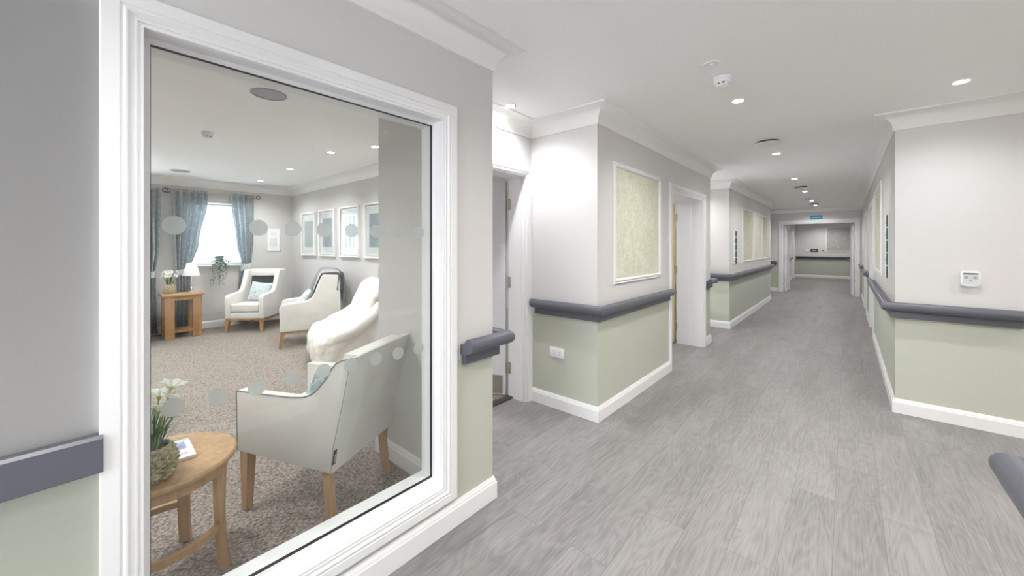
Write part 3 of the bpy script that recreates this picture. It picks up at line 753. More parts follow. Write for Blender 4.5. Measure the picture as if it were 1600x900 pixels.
def vent(x, y, label, R=0.115):
    r = empty('ceiling_vent', (x, y, CEIL))
    b = B(); lathe(b, [(R*0.82, -0.0005), (R*0.82, -0.018)], n=40); obj('shadow_gap', b, M['dgrey'], r)  # dark colour stands in for shade in the gap above the disc
    b = B(); lathe(b, [(R*0.90, -0.018), (R, -0.020), (R, -0.024), (R*0.8, -0.030), (R*0.3, -0.032)], n=40); obj('disc', b, M['white'], r)
    tag(r, label, 'ceiling vent', 'round ceiling vents along the corridor')
vent(-0.628, 4.80, 'nearest round ceiling vent, just before the second downlight')
vent(-0.649, 8.95, 'middle round ceiling vent along the corridor ceiling')
vent(-0.655, 12.75, 'farthest round ceiling vent before the double doors')
def disc(x, y, R, label, name='ceiling_speaker', mat='lgrey'):
    r = empty(name, (x, y, CEIL))
    b = B(); lathe(b, [(R, -0.0005), (R, -0.004), (R-0.006, -0.008), (R-0.012, -0.006), (R-0.012, -0.0005)], n=40, cap=False); obj('rim', b, M[mat], r)
    b = B(); lathe(b, [(R-0.012, -0.001), (R-0.012, -0.004)], n=40); obj('grille', b, M[mat], r)
    return tag(r, label, 'ceiling speaker')
disc(-3.143, 0.911, 0.115, 'nearest round grey ceiling speaker in the lounge', mat='mgrey')
disc(-7.355, 0.992, 0.115, 'far round grey ceiling speaker near the lounge curtains', mat='mgrey')
o = disc(-0.613, 2.516, 0.048, 'flat white sprinkler cover beside the near smoke detector', 'sprinkler_cover', 'white'); o['category'] = 'sprinkler'
b = B(); lathe(b, [(0.012, -0.004), (0.010, -0.014), (0.004, -0.016)], n=20); obj('nozzle', b, M['white'], o)

# ------------------------------------------------------------------ lounge furniture
def leg_taper(b, top, bot, s0, s1, z1, z0=0.0):
    t = bmesh.new(); vs = []
    for (cx, cy), s, z in ((bot, s1, z0), (top, s0, z1)):
        vs.append([t.verts.new((cx+a*s/2, cy+c*s/2, z)) for a, c in ((-1, -1), (1, -1), (1, 1), (-1, 1))])
    t.faces.new(vs[0][::-1]); t.faces.new(vs[1])
    for i in range(4): t.faces.new((vs[0][i], vs[0][(i+1) % 4], vs[1][(i+1) % 4], vs[1][i]))
    bmesh.ops.bevel(t, geom=t.edges[:], offset=0.003, segments=2, affect='EDGES')
    merge(b, t)
def wing_armchair(loc, rz, label, group):
    """tall cream armchair, front towards -Y"""
    r = empty('armchair', loc, rz); v = M['vinyl']
    prof = [(-0.375, 0.215), (-0.385, 0.545), (-0.365, 0.585), (-0.33, 0.60), (-0.06, 0.625), (0.00, 0.66), (0.045, 0.74), (0.125, 0.955), (0.15, 0.985), (0.335, 0.985), (0.352, 0.965), (0.322, 0.75), (0.375, 0.735), (0.375, 0.215)]
    for s in (-1, 1):
        b = B(); prism(b, prof, s*0.30, s*0.218, 'x', 0.018, 3); obj('side_panel', b, v, r, 50)
    b = B(); box(b, -0.219, 0.219, -0.365, 0.34, 0.215, 0.315, 0.012, 3); obj('seat_base', b, v, r, 50)
    b = B(); box(b, -0.215, 0.215, -0.375, 0.17, 0.322, 0.452, 0.028, 4); obj('seat_cushion', b, v, r, 50)
    b = B(); prism(b, [(0.13, 0.46), (0.27, 0.97), (0.34, 0.97), (0.34, 0.30), (0.13, 0.30)], -0.219, 0.219, 'x', 0.004, 1); obj('inner_back', b, M['darkfab'], r)
    b = B(); prism(b, [(0.095, 0.44), (0.160, 0.67), (0.24, 0.67), (0.20, 0.44)], -0.215, 0.215, 'x', 0.02, 3); obj('backrest', b, v, r, 50)
    b = B(); prism(b, [(0.190, 0.868), (0.220, 0.985), (0.34, 0.985), (0.34, 0.868)], -0.221, 0.221, 'x', 0.012, 3); obj('head_rail', b, v, r, 50)
    b = B(); box(b, -0.225, 0.225, 0.335, 0.372, 0.215, 0.98, 0.01, 2); obj('outer_back', b, v, r, 50)
    b = B(); box(b, -0.285, 0.285, -0.37, -0.335, 0.188, 0.2145, 0.003, 1); box(b, -0.285, 0.285, 0.31, 0.345, 0.188, 0.2145, 0.003, 1)
    box(b, -0.285, -0.25, -0.335, 0.31, 0.188, 0.2145, 0.003, 1); box(b, 0.25, 0.285, -0.335, 0.31, 0.188, 0.2145, 0.003, 1); obj('wooden_plinth', b, M['oak'], r)
    for sx in (-1, 1):
        for sy, y in ((-1, -0.34), (1, 0.315)):
            b = B(); leg_taper(b, (sx*0.258, y), (sx*0.268, y+sy*0.035), 0.055, 0.032, 0.188, 0.002); obj('leg', b, M['oak'], r)
    return tag(r, label, 'armchair', group)
ga = 'cream armchairs in the lounge'
A = wing_armchair((-7.575, 2.025, 0), math.radians(46), 'cream high-back armchair with dark slot, in the corner by the patterned curtain', ga)
Bc = wing_armchair((-5.912, 2.256, 0), math.radians(-20), 'cream high-back armchair with grey throw over its back, side turned to the glass', ga)
Ec = wing_armchair((-7.60, 0.345, 0), math.radians(90), 'cream armchair barely showing at the left edge of the glass', ga)

def pillow(name, size, mat, loc, rot, label):
    w, h, t = size; bm_ = bmesh.new(); n = 14; V = {}
    for sgn in (1, -1):
        for i in range(n+1):
            for j in range(n+1):
                u, v = i/n*2-1, j/n*2-1
                if sgn < 0 and (abs(u) == 1 or abs(v) == 1): V[(sgn, i, j)] = V[(1, i, j)]; continue
                k = (1-abs(u)**2.4)*(1-abs(v)**2.4)
                pin = 1-0.09*(1-abs(v)**2)*abs(u)**6; pin2 = 1-0.09*(1-abs(u)**2)*abs(v)**6
                V[(sgn, i, j)] = bm_.verts.new((u*w/2*pin, sgn*t/2*max(k, 0)**0.55, v*h/2*pin2))
    for sgn in (1, -1):
        for i in range(n):
            for j in range(n):
                q = [V[(sgn, i, j)], V[(sgn, i+1, j)], V[(sgn, i+1, j+1)], V[(sgn, i, j+1)]]
                bm_.faces.new(q if sgn < 0 else q[::-1])
    bmesh.ops.recalc_face_normals(bm_, faces=bm_.faces[:])
    o = obj(name, bm_, mat, None, 180); o.location = loc; o.rotation_euler = rot
    return tag(o, label, 'cushion', 'pale blue patterned cushions')
def place(chair_loc, rz, p):
    c, s = math.cos(rz), math.sin(rz); return (chair_loc[0]+p[0]*c-p[1]*s, chair_loc[1]+p[0]*s+p[1]*c, chair_loc[2]+p[2])
pillow('cushion', (0.36, 0.34, 0.12), M['cushion'], place((-7.575, 2.025, 0), math.radians(46), (0.030, 0.025, 0.612)), (math.radians(-24), math.radians(5), math.radians(46)), 'pale blue patterned cushion standing in the corner armchair')
pillow('cushion', (0.40, 0.36, 0.14), M['cushion'], place((-5.912, 2.256, 0), math.radians(-20), (0.0, -0.075, 0.615)), (math.radians(-34), 0, math.radians(-20)), 'pale blue cushion in the armchair with the grey throw')

# throw over chair B
def throw():
    b = B(); prof = [(-0.06, 0.60), (-0.02, 0.70), (0.03, 0.83), (0.075, 0.96), (0.12, 1.035), (0.19, 1.062), (0.27, 1.055), (0.350, 1.035), (0.410, 0.985), (0.425, 0.88), (0.420, 0.76), (0.415, 0.56)]
    t = bmesh.new(); nx = 26; rows = []
    for j, (y, z) in enumerate(prof):
        row = []
        x0_, x1_ = (-0.20, 0.205) if j < 4 else (-0.22, 0.245) if j < 8 else (-0.24, 0.30)
        for i in range(nx+1):
            u = i/nx; x = x0_+(x1_-x0_)*u
            wv = 0.009*math.sin(u*23+j*0.6)+0.006*math.sin(u*41-j*0.9)
            row.append(t.verts.new((x, y+wv, z+abs(wv)*0.8)))
        rows.append(row)
    for a, c in zip(rows, rows[1:]):
        for i in range(nx): t.faces.new((a[i], a[i+1], c[i+1], c[i]))
    bmesh.ops.solidify(t, geom=t.faces[:], thickness=0.014)
    bmesh.ops.recalc_face_normals(t, faces=t.faces[:])
    merge(b, t)
    # dark lining edge that shows along the wing
    t = bmesh.new(); rows = []
    pr = [(-0.02, 0.60), (0.03, 0.70), (0.075, 0.83), (0.12, 0.945), (0.150, 0.992), (0.24, 0.998), (0.345, 0.996), (0.378, 0.96), (0.384, 0.80), (0.384, 0.70)]
    for k, (y, z) in enumerate(pr):
        dy, dz = (-0.016, 0.010) if k < 5 else (0.0, 0.012) if k < 7 else (0.014, 0.0)
        xa, xb = (0.205, 0.245) if k < 5 else (0.20, 0.304)
        rows.append([t.verts.new((xb, y+dy, z+dz)), t.verts.new((xb, y, z)), t.verts.new((xa, y, z)), t.verts.new((xa, y+dy, z+dz))])
    for a, c in zip(rows, rows[1:]):
        for i in range(4): t.faces.new((a[i], a[(i+1) % 4], c[(i+1) % 4], c[i]))
    t.faces.new(rows[0]); t.faces.new(rows[-1][::-1]); bmesh.ops.recalc_face_normals(t, faces=t.faces[:])
    merge(b, t, 1)
    o = obj('throw_blanket', b, [M['throw'], M['darkfab']], None, 60)
    o.location = (-5.912, 2.256, 0); o.rotation_euler = (0, 0, math.radians(-20))
    tag(o, 'grey blue throw with dark edge draped over an armchair back', 'throw')
throw()

# beanbag recliner
def beanbag():
    r = empty('beanbag_chair', (-4.60, 2.23, 0), math.radians(-14))
    prof = [(-0.40, 0.008), (-0.46, 0.10), (-0.475, 0.26), (-0.44, 0.39), (-0.35, 0.455), (-0.18, 0.475), (-0.04, 0.50), (0.04, 0.60), (0.10, 0.76), (0.16, 0.90), (0.22, 0.975), (0.31, 0.99), (0.37, 0.92), (0.39, 0.70), (0.385, 0.40), (0.37, 0.12), (0.32, 0.008)]
    cy, cz = 0.03, 0.40
    b = B(); t = bmesh.new(); rings = []
    W = 0.46
    us = [-1, -0.97, -0.90, -0.78, -0.6, -0.38, -0.13, 0.13, 0.38, 0.6, 0.78, 0.90, 0.97, 1]
    for u in us:
        k = (1-abs(u)**5)**0.34 if abs(u) < 1 else 0.0
        k = 0.60+0.40*k
        ring = []
        for (y, z) in prof:
            kz = k if z > 0.05 else 1.0
            cyk = cy+(0.12 if z > 0.5 else 0)
            x = u*W*(1.0-0.16*max(0, (z-0.45))/0.55)
            yy = cyk+(y-cyk)*k; zz = (0.008 if z < 0.05 else cz*0.55+(z-cz*0.55)*kz)
            seed = Vector((x*7, yy*7, zz*7))
            dn = 0.012*math.sin(seed.x*1.7+seed.z*2.3)+0.010*math.sin(seed.y*2.9+seed.x*1.1)
            ring.append(t.verts.new((x, yy+dn*0.6, max(0.006, zz+(dn if z > 0.05 else 0)))))
        rings.append(ring)
    n = len(prof)
    for a, c in zip(rings, rings[1:]):
        for i in range(n): t.faces.new((a[i], a[(i+1) % n], c[(i+1) % n], c[i]))
    t.faces.new(rings[0]); t.faces.new(rings[-1][::-1])
    bmesh.ops.recalc_face_normals(t, faces=t.faces[:])
    merge(b, t)
    o = obj('body', b, M['bean'], r, 180, sub=3)
    tex = bpy.data.textures.new('wrinkles', 'CLOUDS'); tex.noise_scale = 0.11; tex.noise_depth = 3
    d = o.modifiers.new('d', 'DISPLACE'); d.texture = tex; d.strength = 0.042; d.mid_level = 0.5; d.texture_coords = 'LOCAL'
    # side bolster that folds over the seat edge
    for s in (-1, 1):
        b = B(); pts = [(s*0.40, -0.30, 0.33), (s*0.42, -0.18, 0.40), (s*0.42, 0.0, 0.46), (s*0.39, 0.16, 0.58), (s*0.34, 0.26, 0.76)]
        tube(b, pts, [0.05, 0.085, 0.09, 0.08, 0.04], 14)
        o = obj('side_bolster', b, M['bean'], r, 180, sub=2)
        d = o.modifiers.new('d', 'DISPLACE'); d.texture = tex; d.texture_coords = 'LOCAL'; d.strength = 0.03; d.mid_level = 0.5; d.texture_coords = 'LOCAL'
    tag(r, 'big slumped ivory beanbag chair beyond the nearest armchair', 'beanbag')
beanbag()

# tub armchair right behind the glass
def tub_chair():
    rz = math.radians(-62.7)
    loc = (-2.276, 0.922, 0); r = empty('armchair', loc, rz); v = M['vinyl']
    w = 0.270; t_ = 0.055
    prof = [(-0.285, 0.322), (-0.292, 0.637), (-0.10, 0.634), (0.05, 0.634), (0.13, 0.642), (0.175, 0.660), (0.215, 0.692), (0.258, 0.742), (0.292, 0.795), (0.318, 0.824), (0.350, 0.840), (0.408, 0.856), (0.388, 0.79), (0.348, 0.60), (0.302, 0.416), (0.286, 0.282)]
    for s in (-1, 1):
        b = B(); prism(b, prof, s*w, s*(w-t_), 'x', 0.006, 2); sp = obj('side_panel', b, v, r, 40)
        # piping along the outer top edge and the rear seam
        b = B(); tube(b, [(s*(w-0.001), y, z+0.0005) for y, z in prof[1:12]], 0.0028, 6); tube(b, [(s*(w-0.001), y+0.001, z) for y, z in prof[11:16]], 0.0024, 6)
        tube(b, [(s*(w-0.001), -0.286, 0.325), (s*(w-0.001), -0.293, 0.637)], 0.0028, 6)
        obj('piping', b, M['vinyl'] if s < 0 else M['piping'], sp)
    # back with a curved hollow inner face
    b = B(); prism(b, [(0.322, 0.858), (0.412, 0.858), (0.391, 0.79), (0.351, 0.60), (0.305, 0.416), (0.289, 0.282), (0.19, 0.30), (0.225, 0.52)], -(w-t_)+0.0005, (w-t_)-0.0005, 'x', 0.005, 2); obj('backrest', b, v, r, 40)
    b = B(); prism(b, [(0.400, 0.8555), (0.414, 0.8555), (0.394, 0.79), (0.354, 0.60), (0.308, 0.416), (0.292, 0.281), (0.280, 0.281), (0.296, 0.416), (0.342, 0.60), (0.382, 0.79)], -w, w, 'x', 0.002, 1); obj('outer_back', b, v, r, 40)
    b = B(); box(b, -(w-t_-0.001), w-t_-0.001, -0.295, 0.215, 0.325, 0.46, 0.02, 3); obj('seat', b, v, r, 40)
    for sx in (-1, 1):
        b = B(); leg_taper(b, (sx*0.235, -0.252), (sx*0.235, -0.258), 0.055, 0.038, 0.322, 0.004); obj('front_leg', b, M['beech'], r)
        # curved rear leg
        b = B(); pl = [(0.228, 0.300), (0.278, 0.296), (0.270, 0.20), (0.282, 0.08), (0.303, 0.004), (0.268, 0.004), (0.243, 0.08), (0.230, 0.20)]
        prism(b, pl, sx*0.255, sx*0.218, 'x', 0.003, 2); obj('rear_leg', b, M['beech'], r)
    # fabric maker's tag on the near rear seam
    b = B(); Mx = Matrix.Translation((w-0.010, 0.3035, 0.362)) @ Matrix.Rotation(math.radians(-8), 4, 'X')
    box(b, -0.011, 0.011, -0.0012, 0.0012, -0.036, 0.036, Mx=Mx); tg = obj('care_tag', b, M['black'], r)
    return r, tg, loc, rz, w
tub, care, tloc, trz, tw = tub_chair()
tag(tub, 'low cream tub armchair just behind the glass, back turned to it', 'armchair', ga)
# the writing on the tag: a row of small white strokes running up the tag
b = B(); Mx = Matrix.Translation((tw-0.010, 0.3053, 0.362)) @ Matrix.Rotation(math.radians(-8), 4, 'X')
zz = -0.026
for k, (hh, ww) in enumerate(((0.007, 0.008), (0.004, 0.006), (0.005, 0.005), (0.004, 0.007), (0.005, 0.005), (0.006, 0.007))):
    box(b, -ww/2, ww/2, -0.0004, 0.0004, zz, zz+0.0018, Mx=Mx); box(b, -ww/2, -ww/2+0.0018, -0.0004, 0.0004, zz, zz+hh, Mx=Mx); box(b, ww/2-0.0018, ww/2, -0.0004, 0.0004, zz, zz+hh*0.7, Mx=Mx)
    zz += hh+0.0018
obj('tag_lettering', b, M['paper'], care)
pillow('cushion', (0.38, 0.36, 0.12), M['cushion'], place(tloc, trz, (0.05, 0.10, 0.585)), (math.radians(-22), 0, trz), 'pale blue cushion inside the nearest tub armchair')

# round lamp table with pot and book
def round_table():
    r = empty('round_side_table', (-2.154, 0.230, 0))
    b = B(); lathe(b, [(0.240, 0.472), (0.255, 0.480), (0.257, 0.492), (0.250, 0.5)], n=72); obj('table_top', b, M['beech'], r, 30)
    b = B(); lathe(b, [(0.205, 0.428), (0.225, 0.428), (0.225, 0.4715), (0.205, 0.4715)], n=64, cap=False); t = bmesh.new(); t.free(); obj('apron', b, M['beech'], r)
    for a in (58, 152, 238, 332):
        an = math.radians(a); Mx = Matrix.Rotation(an, 4, 'Z')
        b = B(); prism(b, [(0.185, 0.471), (0.228, 0.471), (0.222, 0.28), (0.226, 0.12), (0.246, 0.004), (0.212, 0.004), (0.198, 0.12), (0.190, 0.28)], -0.021, 0.021, 'y', 0.003, 2, Mx=Mx); obj('leg', b, M['beech'], r)
    b = B()
    p = []
    R_ = 0.208
    for k in range(25):
        a = math.radians(58-100*k/24); p.append((R_*math.cos(a), R_*math.sin(a), 0.195))
    sweep(b, p, [(-0.010, -0.014), (0.012, -0.014), (0.012, 0.014), (-0.010, 0.014)])
    obj('stretcher', b, M['beech'], r); b = B(); p = []
    for k in range(25):
        a = math.radians(238-86*k/24); p.append((R_*math.cos(a), R_*math.sin(a), 0.195))
    sweep(b, p, [(-0.010, -0.014), (0.012, -0.014), (0.012, 0.014), (-0.010, 0.014)])
    obj('stretcher', b, M['beech'], r)
    return tag(r, 'small round beech side table just behind the glass, bottom left', 'side table')
round_table()

def blade(t, base, az, length, lean, width, droop, n=9, mat=0):
    L = []; R_ = []
    d = Vector((math.cos(az), math.sin(az), 0)); s = Vector((-math.sin(az), math.cos(az), 0))
    for i in range(n+1):
        u = i/n; h = length*u
        p = Vector(base)+d*(lean*h+droop*u*u*u*length)+Vector((0, 0, h*(1-0.25*lean)-droop*0.55*u**3*length))
        w = width*(1-u**2.5)*(0.7+0.6*min(u*2, 1))/1.3
        L.append(t.verts.new(p-s*w/2)); R_.append(t.verts.new(p+s*w/2))
    for i in range(n):
        f = t.faces.new((L[i], R_[i], R_[i+1], L[i+1])); f.material_index = mat
def flower(b, c, face, size, heart=1):
    """open six petal flower facing 'face'"""
    z = Vector(face).normalized(); q = z.to_track_quat('Z', 'Y').to_matrix().to_4x4()
    Mx = Matrix.Translation(c) @ q
    t = bmesh.new()
    for k in range(6):
        a = 2*PI*k/6+0.2; ca, sa = math.cos(a), math.sin(a); cols = []
        wid = (0.08, 0.28, 0.40, 0.38, 0.24, 0.03)
        for i, wv in enumerate(wid):
            u = i/5; rr = size*(0.08+0.92*u); zz = size*(0.10+0.46*math.sin(u*1.7)+random.uniform(-0.03, 0.03))
            row = []
            for sgn in (-1, 0, 1):
                x, y = rr, sgn*wv*size
                row.append(t.verts.new((x*ca-y*sa, x*sa+y*ca, zz+(0.06*size if sgn else 0))))
            cols.append(row)
        for a_, c_ in zip(cols, cols[1:]):
            for i in range(2): t.faces.new((a_[i], a_[i+1], c_[i+1], c_[i]))
    bmesh.ops.solidify(t, geom=t.faces[:], thickness=0.0012)
    merge(b, t, 0, Mx)
    lathe(b, [(size*0.10, -0.10*size), (size*0.17, 0.10*size), (size*0.16, 0.12*size)], n=12, mat=1, Mx=Mx)
    if heart: lathe(b, [(size*0.15, 0.12*size), (size*0.20, 0.34*size), (size*0.17, 0.36*size), (size*0.08, 0.2*size)], n=14, mat=2, Mx=Mx)
def basket(b, R_, H, rows=14, seg=140):
    prof = lambda t: R_*(0.72+0.36*math.sin(PI*(0.12+0.80*t)))
    for k in range(rows):
        t = (k+0.5)/rows; r0 = prof(t); z = H*t; pts = []
        for i in range(seg):
            a = 2*PI*i/seg
            rr = r0+0.0048*math.sin(a*14+PI*(k % 2)); pts.append((rr*math.cos(a), rr*math.sin(a), z+0.0015*math.sin(a*5+k)))
        tube(b, pts, H/rows*0.52, 6, closed=True)
    for i in range(14*2):
        a = PI*i/14+0.11
        tube(b, [((prof(t/6)+0.0005)*math.cos(a), (prof(t/6)+0.0005)*math.sin(a), H*t/6) for t in range(7)], 0.0032, 5)
    pts = [((prof(1)*0.99)*math.cos(2*PI*i/48), (prof(1)*0.99)*math.sin(2*PI*i/48), H) for i in range(48)]
    tube(b, pts, 0.006, 6, closed=True)
    lathe(b, [(0.001, 0.003), (prof(0)*0.97, 0.003), (prof(0.5)*0.95, H*0.5), (prof(0.98)*0.93, H*0.97)], n=28, cap=False)
def potted(name, loc, R_, H, label, flowers, nleaf, leaf_h, seed=1, leaf_w=0.010, group=None, droop=0.35):
    random.seed(seed); r = empty(name, loc)
    b = B(); basket(b, R_, H) if R_ > 0.07 else basket(b, R_, H, 11, 84); obj('woven_pot', b, M['wicker'], r, 60)
    b = B(); lathe(b, [(0.001, H*0.90), (R_*0.80, H*0.90), (R_*0.80, H*0.86)], n=28, cap=False); obj('soil', b, M['soil'], r)
    b = B(); t = bmesh.new()
    for k in range(nleaf):
        a = random.uniform(0, 2*PI); q = random.uniform(0, R_*0.5)
        blade(t, (q*math.cos(a), q*math.sin(a), H*0.85), a+random.uniform(-.4, .4), leaf_h*random.uniform(0.55, 1.0), random.uniform(0.05, 0.42), leaf_w*random.uniform(0.6, 1.2), random.uniform(0.0, droop), mat=0 if random.random() < 0.6 else 1)
    bmesh.ops.solidify(t, geom=t.faces[:], thickness=0.0008); merge(b, t)
    obj('foliage', b, [M['greenleaf'], M['darkleaf']], r, 60)
    for (p, face, size) in flowers:
        bm_ = B(); flower(bm_, p, face, size); 
        base = Vector((p[0]*0.25, p[1]*0.25, H*0.85)); P_ = Vector(p); nrm = Vector(face).normalized()
        e = P_-nrm*size*0.1
        mid = (base+e)/2+Vector((0, 0, 0.03))
        tube(bm_, [base, base.lerp(mid, 0.6), mid, mid.lerp(e, 0.6)+Vector((0, 0, 0.008)), e], 0.0028, 6, mat=1)
        obj('flower', bm_, [M['petal'], M['palegreen'], M['yellow']], r, 60)
    return tag(r, label, 'potted plant', group)
gp = 'white flowers in woven pots'
potted('potted_daffodils', (-2.020, 0.186, 0.502), 0.072, 0.118, 'large woven pot of white daffodils on the round table behind the glass',
       [((0.030, 0.055, 0.335), (-0.5, 0.35, 0.9), 0.047), ((0.002, 0.022, 0.300), (-0.6, 0.2, 0.8), 0.046), ((0.042, 0.050, 0.292), (-0.2, 0.5, 0.9), 0.042), ((-0.002, -0.010, 0.232), (0.9, -0.5, 0.2), 0.032), ((0.008, -0.008, 0.200), (0.9, -0.3, 0.0), 0.030), ((-0.015, -0.025, 0.275), (-0.4, -0.3, 0.8), 0.040), ((0.020, 0.010, 0.262), (-0.3, 0.1, 0.9), 0.034)], 110, 0.225, 3, 0.0075, gp, 0.55)

def book():
    # corners on the table top taken from its foreshortened outline
    r = empty('book', (-2.181, 0.266, 0.5005), math.radians(-1))
    b = B(); box(b, -0.098, 0.098, -0.066, 0.066, 0.0, 0.012, 0.001, 1); obj('pages', b, M['paper'], r)
    b = B(); box(b, -0.100, 0.100, -0.068, 0.068, 0.0122, 0.0142, 0.0005, 1); cv = obj('cover', b, M['paper'], r)
    b = B(); box(b, -0.100, -0.078, -0.068, 0.068, 0.01425, 0.0146); obj('mint_band', b, M['mint'], cv)
    b = B(); box(b, -0.070, 0.010, -0.048, 0.048, 0.01425, 0.0146); obj('cover_picture', b, COVER, cv)
    b = B()
    for k in range(5): box(b, 0.050, 0.058, -0.020+k*0.014, -0.011+k*0.014, 0.01425, 0.0146)
    box(b, 0.066, 0.069, -0.02, 0.05, 0.01425, 0.0146); obj('cover_lettering', b, M['mgrey'], cv)
    tag(r, 'small white book with a mint edged picture lying on the round table', 'book')
def mat_cover():
    m, nt, b = newmat('purple_teal_cover_picture')
    tc = N(nt, 'ShaderNodeTexCoord'); nz = N(nt, 'ShaderNodeTexNoise', Scale=16.0, Detail=3.0); nt.links.new(tc.outputs['Object'], nz.inputs['Vector'])
    c = ramp(nt, nz.outputs['Fac'], [(0.3, (0.16, 0.50, 0.48)), (0.48, (0.16, 0.26, 0.42)), (0.62, (0.50, 0.36, 0.62)), (0.8, (0.62, 0.66, 0.75))])
    nt.links.new(c, b.inputs['Base Color']); return m
COVER = mat_cover()
book()

# oak side table with lamp and pot
def oak_table():
    r = empty('side_table', (-7.77, 1.06, 0))
    b = B(); box(b, -0.235, 0.235, -0.245, 0.245, 0.632, 0.660, 0.004, 2); obj('table_top', b, M['oak'], r)
    for sy in (-1, 1):
        for sx in (-1, 1):
            b = B(); ya, yb = sorted((sy*0.215, sy*0.105)); xa, xb = sorted((sx*0.215, sx*0.155)); box(b, xa, xb, ya, yb, 0.002, 0.632, 0.002, 1); obj('leg', b, M['oak'], r)
    b = B(); box(b, 0.165, 0.205, -0.105, 0.105, 0.572, 0.631, 0.001, 1); box(b, -0.205, -0.165, -0.105, 0.105, 0.572, 0.631, 0.001, 1); obj('apron', b, M['oak'], r)
    b = B(); box(b, -0.155, 0.195, -0.1045, 0.1045, 0.085, 0.115, 0.002, 1); obj('lower_shelf', b, M['oak'], r)
    tag(r, 'square golden oak side table holding the lamp in front of the curtains', 'side table')
oak_table()
def lamp():
    r = empty('table_lamp', (-7.84, 1.19, 0.6605))
    b = B(); lathe(b, [(0.060, 0.0), (0.060, 0.012), (0.042, 0.022), (0.020, 0.032), (0.016, 0.05), (0.026, 0.062), (0.014, 0.078), (0.011, 0.12)], n=28); obj('base', b, M['chrome'], r)
    b = B(); lathe(b, [(0.011, 0.12), (0.022, 0.15), (0.014, 0.20), (0.022, 0.24), (0.010, 0.275), (0.008, 0.33)], n=24); obj('stem', b, M['chrome'], r)
    b = B(); lathe(b, [(0.112, 0.262), (0.058, 0.462), (0.056, 0.462), (0.110, 0.262)], n=48, cap=False); obj('lamp_shade', b, M['shade'], r)
    l = bpy.data.lights.new('bulb', 'POINT'); l.energy = 0.7; l.shadow_soft_size = 0.03; l.color = (1.0, 0.97, 0.93); o = bpy.data.objects.new('bulb', l); COL.objects.link(o); o.parent = r; o.location = (0, 0, 0.37)
    tag(r, 'chrome table lamp with white tapered shade on the oak table', 'table lamp')
lamp()
fl = []
random.seed(5)
for k in range(11):
    a = random.uniform(0, 2*PI); q = random.uniform(0.02, 0.09)
    fl.append(((q*math.cos(a), q*math.sin(a), random.uniform(0.25, 0.33)), (math.cos(a)+0.4, math.sin(a)-0.2, 0.7), 0.036))
potted('potted_flowers', (-7.84, 0.925, 0.662), 0.064, 0.130, 'small round woven pot of white flowers beside the table lamp', fl, 40, 0.20, 9, 0.014, gp)

# curtains
def curtain(label, rows, folds, X=-8.095, tie=None, top=2.30, seed=0):
    """rows: (z, y_left, y_right, fold depth)"""
    r = empty('curtain', (X, (rows[0][1]+rows[0][2])/2, 0)); off = r.location.copy(); t = bmesh.new(); n = folds*14; grid = []
    Z = []
    for (za, *a), (zb, *c) in zip(rows, rows[1:]):
        m = max(2, int(abs(za-zb)/0.06))
        for k in range(m):
            u = k/m; us = u*u*(3-2*u); Z.append((za+(zb-za)*u, *[p+(q-p)*us for p, q in zip(a, c)]))
    Z.append(rows[-1])
    for (z, yl, yr, dep) in Z:
        row = []
        for i in range(n+1):
            u = i/n; ph = 2*PI*folds*u+seed
            x = X+dep*math.sin(ph)+0.006*math.sin(ph*0.5+z*5); y = yl+(yr-yl)*(u+0.35/folds/2/PI*math.sin(2*ph)*0.5)
            row.append(t.verts.new((x-off.x, y-off.y, z)))
        grid.append(row)
    for a, c in zip(grid, grid[1:]):
        for i in range(n): t.faces.new((a[i], a[i+1], c[i+1], c[i]))
    bmesh.ops.solidify(t, geom=t.faces[:], thickness=0.004); bmesh.ops.recalc_face_normals(t, faces=t.faces[:])
    b = B(); merge(b, t); obj('drape', b, M['curtain'], r, 80)
    yl, yr = rows[0][1], rows[0][2]
    for k in range(folds*2):
        y = yl+(yr-yl)*(k+0.5)/(folds*2)
        b = B(); Mx = Matrix.Translation((0, y-off.y, 2.275)) @ Matrix.Rotation(PI/2, 4, 'X')
        tube(b, [Mx @ Vector((0.024*math.cos(a), 0.024*math.sin(a), 0)) for a in [2*PI*i/20 for i in range(20)]], 0.004, 6, closed=True); obj('eyelet', b, M['chrome'], r)
    if tie:
        z, ya, yb = tie; b = B(); pts = [(0.050*math.cos(a), (yb-ya)/2*1.04*math.sin(a)+(ya+yb)/2-off.y, z+0.03*math.sin(a)) for a in [2*PI*i/28 for i in range(28)]]
        sweep(b, pts, [(-0.003, -0.045), (0.003, -0.045), (0.003, 0.045), (-0.003, 0.045)], closed=True); obj('tie_back', b, M['curtain'], r)
    return tag(r, label, 'curtain', 'blue grey leaf patterned curtains')
curtain('blue grey patterned curtain behind the oak table, left of the bright window', [(2.31, 0.98, 1.44, 0.044), (2.15, 0.98, 1.44, 0.044), (1.45, 1.00, 1.33, 0.044), (1.02, 1.03, 1.22, 0.030), (0.90, 1.03, 1.22, 0.034), (0.35, 1.02, 1.26, 0.040), (0.03, 1.02, 1.27, 0.044)], 5, tie=(0.98, 1.03, 1.22))
curtain('blue grey patterned curtain right of the bright window, behind the corner armchair', [(2.31, 1.76, 2.10, 0.044), (2.15, 1.76, 2.10, 0.044), (1.45, 1.83, 2.09, 0.044), (1.08, 1.91, 2.06, 0.030), (0.95, 1.90, 2.06, 0.034), (0.60, 1.86, 2.06, 0.040), (0.03, 1.86, 2.07, 0.044)], 4, tie=(1.02, 1.90, 2.06), seed=1)
